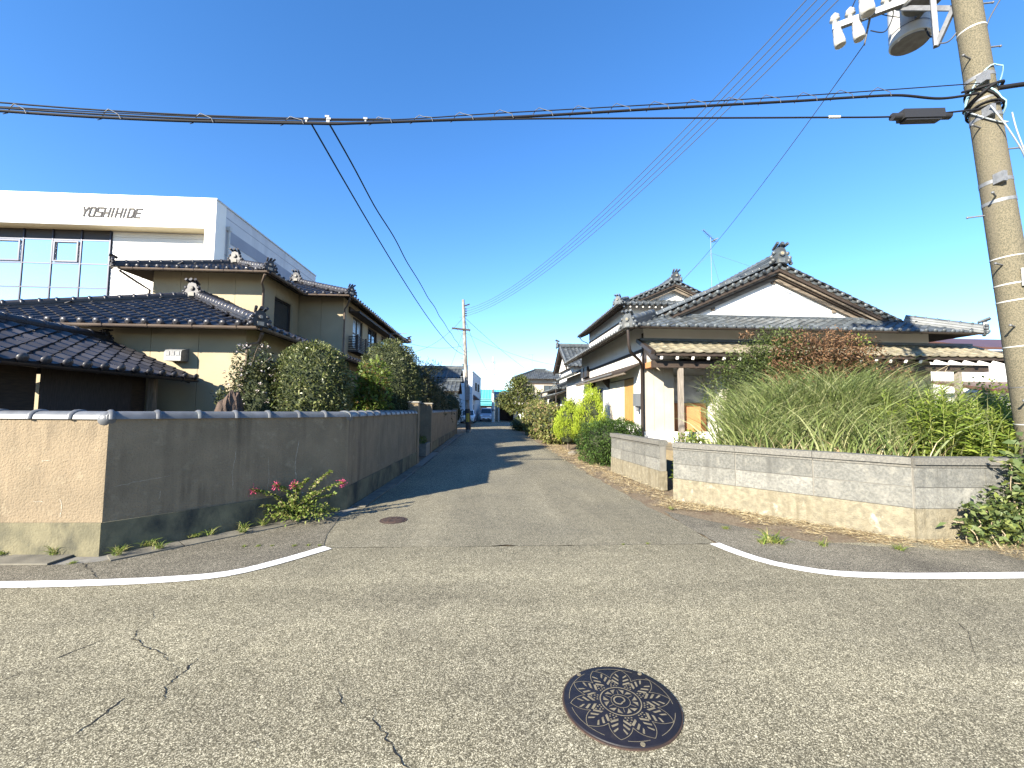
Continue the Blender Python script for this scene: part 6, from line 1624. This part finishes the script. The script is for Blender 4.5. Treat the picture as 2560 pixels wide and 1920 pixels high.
# ------------------------------------------------------------------ houses further off
def house_box(T, x0, x1, y0, y1, z0, z1, m, name='wall'):
    b = B(); b.wall((x0, y0, z0), (1, 0, 0), x1 - x0, z1 - z0); b.wall((x1, y0, z0), (0, 1, 0), y1 - y0, z1 - z0)
    b.wall((x1, y1, z0), (-1, 0, 0), x1 - x0, z1 - z0); b.wall((x0, y1, z0), (0, -1, 0), y1 - y0, z1 - z0); return b.build(name, MT[m], T)

# right: third house along the lane, gable towards the street
T = thing('tiled_house', 'grey-tiled house with small street gable and stacked skirt roofs beyond the two-storey house', 'house', (8, 33, .62))
house_box(T, 5.4, 12, 29.2, 38, .5, 3.3, 'white_wall'); house_box(T, 6.2, 11.5, 30.0, 36, 3.2, 5.0, 'white_wall', 'upper_wall')
rf = Roof(T, 'tile_grey', .3, .26)
rf.slope('S', 28.6, 3.05, .45, [(4.7, 28.6), (12.6, 28.6), (11.2, 30.0), (6.1, 30.0)]); rf.slope('W', 4.7, 3.05, .45, [(4.7, 28.6), (6.1, 30.0), (6.1, 37.2), (4.7, 38.6)])
rf.slope('S', 29.4, 4.75, .6, [(5.5, 29.4), (12.1, 29.4), (12.1, 32.4), (5.5, 32.4)]); rf.slope('N', 35.4, 4.75, .6, [(5.5, 35.4), (5.5, 32.4), (12.1, 32.4), (12.1, 35.4)])
rf.slope('W', 4.55, 2.62, .4, [(4.55, 28.0), (5.4, 28.0), (5.4, 36), (4.55, 36)])
rf.ridge((5.45, 32.4, 6.57), (12.1, 32.4, 6.57), .28, .26, 3, oni_a=1.1); rf.ridge((4.6, 28.5, 3.08), (6.1, 30.0, 3.7), .22, .16, 2, oni_a=.8)
rf.ridge((5.6, 29.35, 4.78), (5.6, 32.3, 6.52), .16, .1, 1); rf.finish(200, 60)
b = B(); b.prism([(5.95, 29.7, 4.75), (5.95, 35.1, 4.75), (5.95, 32.4, 6.35)], (.1, 0, 0)); b.build('gable_wall', MT['white_wall'], T)
for s_ in (-1, 1):
    b = B(); b.prism([(5.55, 32.4, 6.5), (5.55, 32.4, 6.25), (5.55, 32.4 + s_ * 2.9, 4.5), (5.55, 32.4 + s_ * 2.9, 4.74)], (.08, 0, 0)); b.build('barge_board', MT['dark_wood'], T)
for y in (31, 33.2, 35.4): window(T, (5.4, y + 1.2, 1.2), (0, -1, 0), 1.2, 1.3, 1, 0, .06, out=W_, inset=-.03)
for y in (28.3, 36.2): 
    b = B(); b.cyl((4.62, y, .6), (4.62, y, 3.0), .045, .045, 6); b.build('downpipe', MT['pipe_dark'], T)
# far hipped house
T = thing('tiled_house', 'distant cream house with grey hipped roof closing the right side of the lane', 'house', (8, 66, 0))
house_box(T, 4.3, 12, 62.8, 70, 0, 6.3, 'cream_wall')
rf = Roof(T, 'tile_grey', .34, .34); ze = 6.25
rf.slope('S', 62.0, ze, .42, [(3.5, 62), (12.8, 62), (9.0, 65.8), (7.3, 65.8)]); rf.slope('W', 3.5, ze, .42, [(3.5, 62), (7.3, 65.8), (7.3, 67), (3.5, 70.8)]); rf.slope('E', 12.8, ze, .42, [(12.8, 62), (9.0, 65.8), (9.0, 67), (12.8, 70.8)])
rf.ridge((3.5, 62, ze), (7.3, 65.8, ze + 1.6), .3, .2, 2); rf.ridge((12.8, 62, ze), (9.0, 65.8, ze + 1.6), .3, .2, 2); rf.ridge((7.2, 65.8, ze + 1.6), (9.1, 65.8, ze + 1.6), .3, .3, 2); rf.finish(150, 40)
b = B(); b.box((4.0, 62.3, 3.3), (12.3, 62.79, 3.5)); b.box((4.28, 62.7, 5.5), (12.02, 62.79, 5.7)); b.build('storey_band', MT['dark_wood'], T)
for x in (5.2, 8.4): window(T, (x, 62.8, 4.2), (1, 0, 0), 1.7, 1.1, 1, 0, .08, out=S_, inset=-.03)
T = thing('tv_antenna', 'faint television antenna above the distant hipped roof', 'antenna', (6.9, 66, 7.8))
b = B(); b.cyl((6.9, 66, 7.5), (6.9, 66, 10.6), .03, .03, 5); b.build('mast', MT['steel'], T); b = B(); b.bar((6.3, 66, 10.4), (7.3, 66, 10.4), .04); b.bar((6.4, 65.6, 10.4), (6.4, 66.4, 10.4), .03); b.bar((6.9, 65.6, 10.4), (6.9, 66.4, 10.4), .03); b.build('boom', MT['steel'], T)
# left: tiled roofs beyond the garden
T = thing('tiled_house', 'grey-tiled gabled house beyond the dark garden trees left of the far pole', 'house', (-6, 42, 0))
house_box(T, -9.5, -3.2, 39.0, 46, 0, 4.5, 'cream_wall')
rf = Roof(T, 'tile_grey', .34, .3); rf.slope('S', 38.2, 4.45, .35, [(-10, 38.2), (-2.65, 38.2), (-2.65, 41.4), (-10, 41.4)]); rf.slope('N', 44.6, 4.45, .35, [(-10, 44.6), (-10, 41.4), (-2.65, 41.4), (-2.65, 44.6)])
rf.ridge((-2.6, 41.4, 5.6), (-10, 41.4, 5.6), .3, .25, 3, oni_a=1.0)
rf.slope('S', 34.6, 3.05, .45, [(-7, 34.6), (-2.5, 34.6), (-2.5, 36.8), (-7, 36.8)]); rf.slope('N', 39, 3.05, .45, [(-7, 39), (-7, 36.8), (-2.5, 36.8), (-2.5, 39)]); rf.ridge((-2.45, 36.8, 4.05), (-7, 36.8, 4.05), .28, .22, 2, oni_a=.9)
rf.finish(200, 60); house_box(T, -6.6, -2.9, 35.2, 38.6, 0, 3.2, 'cream_wall', 'annex_wall')
b = B(); b.prism([(-3.2, 39.0, 4.4), (-3.2, 44, 4.4), (-3.2, 41.4, 5.4)], (.05, 0, 0)); b.prism([(-2.9, 35.2, 3.1), (-2.9, 38.6, 3.1), (-2.9, 36.8, 3.9)], (.05, 0, 0)); b.build('gable_wall', MT['cream_wall'], T)
# white rendered block at the bend
T = thing('white_building', 'plain white two-storey block with brown door hood at the end of the lane', 'building', (-4, 55, 0))
FPt = [(-7.5, 50.6), (-2.0, 50.0), (-1.2, 62.0), (-6.5, 62.5)]
b = B(); b.prism([(x, y, 0) for x, y in FPt], (0, 0, 6.1)); b.build('wall', MT['bldg_side'], T)
b = B(); b.prism([(x * 1.0 + (x + 4.3) * .02, y + (y - 56) * .02, 6.1) for x, y in FPt], (0, 0, .14)); b.build('parapet', MT['white_metal'], T)
b = B(); b.prism([(-1.93, 51.2, 2.75), (-1.93, 51.2, 3.4), (-1.1, 51.3, 2.75)], (.2, 2.6, 0)); b.build('door_hood', MT['brown_roof'], T)
b = B(); b.box((-1.9, 51.5, 0), (-1.84, 52.6, 2.1)); b.build('door', MT['steel_dark'], T)
for y in (53.6, 57.0): 
    b = B(); b.box((-1.9 + (y - 50) * .066 - .1, y, 4.0), (-1.85 + (y - 50) * .066 + .06, y + 1.2, 5.0)); b.build('window', MT['frame_dark'], T)
# teal-roofed building closing the view
T = thing('teal_roof_building', 'low building with bright teal sheet roof and dark ground floor at the lane end', 'building', (2, 75, 0))
b = B(); b.prism([(-4, 70, 3.3), (4.2, 70, 3.3), (4.2, 77, 5.2), (-4, 77, 5.2)], (0, 0, .08)); rfo = b.build('roof', MT['teal'], T)
for k in range(17): 
    b = B(); b.bar((-3.9 + k * .5, 70.0, 3.42), (-3.9 + k * .5, 77, 5.32), .05, .08); b.build('roof_seam', MT['teal'], rfo)
b = B(); b.box((-4, 70.0, 2.55), (4.2, 70.1, 2.8)); b.box((-4, 70.2, 2.95), (4.2, 70.3, 3.25)); b.box((-4, 70.05, 2.25), (4.2, 70.12, 2.4)); b.build('fascia', MT['teal'], T)
house_box(T, -3.8, 4, 70.6, 80, 0, 3.3, 'frame_dark')
for x in (-.4, .7, 1.8): window(T, (x, 70.6, .9), (1, 0, 0), .9, 1.2, 0, 1, .06, out=S_, inset=-.05, m_gl=MT['glass_blind'])
# carport on the right of the lane end
T = thing('carport', 'dark open carport with white-edged flat roof at the lane end', 'carport', (3.2, 57, 0))
b = B(); b.box((1.25, 54.2, 2.25), (6.2, 60, 2.42)); b.build('roof', MT['white_metal'], T)
for x, y in ((1.35, 54.4), (6.0, 54.4), (1.35, 59.7)): 
    b = B(); b.box((x - .06, y - .06, 0), (x + .06, y + .06, 2.25)); b.build('post', MT['white_metal'], T)
b = B(); b.box((1.6, 59.8, 0), (6.2, 60, 2.3)); b.box((6.1, 54.6, 0), (6.25, 60, 2.3)); b.build('back_wall', MT['dark_wood'], T)
b = B(); b.box((1.0, 60.5, 0), (7.5, 68, 3.2)); b.build('shed_wall', MT['cream_wall'], T); b = B(); b.prism([(.6, 60.2, 3.0), (7.9, 60.2, 3.0), (7.9, 64, 4.2), (.6, 64, 4.2)], (0, 0, .12)); b.build('shed_roof', MT['tile_grey'], T)
T = thing('storage_cabinet', 'pale upright cabinet standing inside the dark carport', 'cabinet', (3.7, 56.4, 0)); b = B(); b.box((3.4, 56.2, .05), (3.9, 56.7, 1.35)); b.build('body', MT['white_metal'], T); b = B(); b.box((3.38, 56.18, 0), (3.92, 56.72, .05)); b.build('base', MT['steel_dark'], T)

# far right: white house with brown roofs, grey roofs between
T = thing('brown_roof_house', 'white house with brown sheet roofs seen past the carport post on the far right', 'house', (31, 24, 0))
house_box(T, 27.4, 38, 21.6, 29, 0, 5.1, 'white_wall'); house_box(T, 25.0, 38, 19.2, 21.5, 0, 2.65, 'white_wall', 'front_wall')
b = B(); b.prism([(26.8, 20.9, 5.05), (39, 20.9, 5.05), (39, 25.2, 6.3), (26.8, 25.2, 6.3)], (0, 0, .15)); b.build('upper_roof', MT['brown_roof'], T)
b = B(); b.prism([(24.2, 18.4, 2.6), (39, 18.4, 2.6), (39, 21.5, 3.2), (24.2, 21.5, 3.2)], (0, 0, .15)); b.build('lower_roof', MT['brown_roof'], T)
window(T, (29.3, 21.6, 3.7), (1, 0, 0), 1.2, 1.2, 0, 0, .12, out=S_, inset=-.04)
T = thing('tiled_house', 'low grey-roofed house seen under the carport beam behind the goldenrod', 'house', (38, 33, 0))
house_box(T, 34.5, 42, 29.2, 35, 0, 3.0, 'white_wall')
rf = Roof(T, 'tile_grey', .34, .3); rf.slope('S', 28.4, 2.8, .35, [(33.8, 28.4), (43, 28.4), (43, 31.6), (33.8, 31.6)]); rf.slope('N', 34.8, 2.8, .35, [(33.8, 34.8), (33.8, 31.6), (43, 31.6), (43, 34.8)]); rf.ridge((33.8, 31.6, 3.95), (43, 31.6, 3.95), .3, .25, 2); rf.finish(120, 30)
T = thing('utility_pole', 'distant thin pole rising behind the porch beam on the far right', 'utility pole', (33.5, 36, 0)); b = B(); b.cyl((33.5, 36, 0), (33.5, 36, 9), .16, .11, 8); b.build('shaft', MT['pole'], T); b = B(); b.bar((32.8, 36, 8.3), (34.2, 36, 8.3), .1); b.build('cross_arm', MT['steel_dark'], T)
for k in range(4):
    cable('power_line', 'faint distant wire behind the upturned roof corner beside the pole', sag((33.5, 36, 8.4 - .35 * k), (60, 36, 8.6 - .35 * k), .4, 10), .02, 'grey_cable', group='distant wires on the far right', path=False)

# ------------------------------------------------------------------ vehicles
def vehicle(name, label, loc, rz, L, W, Hh, paint, prof, glass_rows, cat):
    """prof: side outline (y from nose 0 to tail L, z); body narrows above the belt line"""
    T = thing(name, label, cat, loc); M = Matrix.Translation(loc) @ Matrix.Rotation(rz, 4, 'Z')
    belt = .58 * Hh
    def wd(z, y=None): 
        k = 1.0 if z < belt else 1 - .2 * (z - belt) / (Hh - belt)
        e = min(1, (y + .12) / .5, (L - y + .15) / .45) if y is not None else 1
        return W / 2 * k * (.86 + .14 * max(0, e))
    def put(o):
        o.matrix_basis = M @ Matrix.Identity(4); o.matrix_parent_inverse = Matrix.Translation(-Vector(loc)); return o
    b = B(); n = len(prof)
    rows = []
    for y, z in prof: 
        w = wd(z, y); rows.append([(-w, y, z), (-w * .8, y, z + (.02 if z > .5 else 0)), (w * .8, y, z + (.02 if z > .5 else 0)), (w, y, z)])
    for i in range(n):
        a, c_ = rows[i], rows[(i + 1) % n]
        b.add(a + c_, [(0, 4, 5, 1), (1, 5, 6, 2), (2, 6, 7, 3)], True)
    # sides as ladders between lower and upper outline
    b.add([r_[0] for r_ in rows], [tuple(range(n))]); b.add([r_[3] for r_ in rows], [tuple(range(n - 1, -1, -1))])
    o = put(b.build('body', paint, T)); m_ = o.data; bm = bmesh.new(); bm.from_mesh(m_); bmesh.ops.remove_doubles(bm, verts=bm.verts, dist=.001); bmesh.ops.recalc_face_normals(bm, faces=bm.faces); bm.to_mesh(m_); bm.free()
    for nm, quads in glass_rows:
        g = B()
        for q in quads: g.prism([Vector(p) for p in q], (Vector(q[1]) - Vector(q[0])).cross(Vector(q[2]) - Vector(q[0])).normalized() * .012)
        put(g.build(nm, MT['glass'], T))
    r_ = .3
    for sx in (-1, 1):
        for y in (L * .18, L * .80):
            t_ = B(); t_.lathe((sx * (W/2 - .2), y, r_), [(r_ * .7, 0), (r_ * .98, .015), (r_, .05), (r_, .15), (r_ * .98, .185), (r_ * .7, .205)], 18, (sx, 0, 0)); tw_ = put(t_.build('wheel', MT['tyre'], T))
            t_ = B(); t_.lathe((sx * (W/2 - .2), y, r_), [(r_ * .62, .12), (r_ * .62, .208), (r_ * .2, .214)], 14, (sx, 0, 0)); rm = t_.build('rim', MT['rim']); rm.parent = tw_
        h = B(); h.obox((sx * W * .37, .06, Hh * .45), (.16, 0, 0), (0, .07, .02), (0, .02, .085)); put(h.build('headlight', MT['lamp'], T))
        h = B(); h.obox((sx * (W/2 + .08), L * .24, Hh * .6), (.09, 0, 0), (0, .05, 0), (0, 0, .07)); put(h.build('mirror', paint, T))
    h = B(); h.box((-W * .27, -.015, .30), (W * .27, .05, .43)); put(h.build('grille', MT['black_plastic'], T))
    h = B(); h.box((-W * .44, -.03, .16), (W * .44, .06, .24)); put(h.build('lower_bumper', MT['black_plastic'], T))
    h = B(); h.box((-.165, -.035, .32), (.165, -.018, .485)); put(h.build('number_plate', MT['plate'], T))
    h = B(); h.box((-W * .34, -.01, Hh * .40), (W * .34, .03, Hh * .43)); put(h.build('chrome_bar', MT['rim'], T))
    return T
def van_glass(W, H, L):
    return [('windscreen', [[(-W*.40, .70, H*.615), (W*.40, .70, H*.615), (W*.355, 1.34, H*.955), (-W*.355, 1.34, H*.955)]]),
            ('side_window', [[(s_*(W*.492), 1.25, H*.62), (s_*(W*.492), L*.8, H*.62), (s_*(W*.43), L*.76, H*.9), (s_*(W*.43), 1.55, H*.9)] for s_ in (-1, 1)])]
Wv, Hv, Lv = 1.7, 1.74, 4.2
vehicle('minivan', 'silver-lilac minivan parked nose-out by the white block at the lane end', (-.32, 54.4, 0), 0, Lv, Wv, Hv, MT['car_silver'],
        [(.05, .18), (0, .35), (.03, .62), (.12, .80), (.62, 1.0), (.72, 1.05), (1.36, 1.68), (1.7, 1.74), (3.6, 1.72), (4.05, 1.55), (4.18, 1.0), (4.2, .3), (4.1, .18)], van_glass(Wv, Hv, Lv), 'minivan')
vehicle('parked_car', 'white car half hidden in the shade beside the far pole', (-2.35, 46.6, 0), 0, 3.9, 1.6, 1.5, MT['car_white'],
        [(.05, .18), (0, .35), (.03, .6), (.12, .74), (.8, .88), (.95, .9), (1.6, 1.44), (1.9, 1.5), (3.0, 1.46), (3.6, 1.2), (3.85, .85), (3.9, .3), (3.8, .18)], van_glass(1.6, 1.5, 3.9), 'car')
vehicle('parked_car', 'sunlit white kei car showing its flank behind the street tree', (4.55, 51.6, 0), R(-12), 3.3, 1.45, 1.6, MT['car_white'],
        [(.05, .18), (0, .35), (.03, .62), (.1, .8), (.5, .95), (.62, .98), (1.1, 1.54), (1.4, 1.6), (3.0, 1.58), (3.22, 1.4), (3.28, .8), (3.3, .3), (3.2, .18)], van_glass(1.45, 1.6, 3.3), 'car')
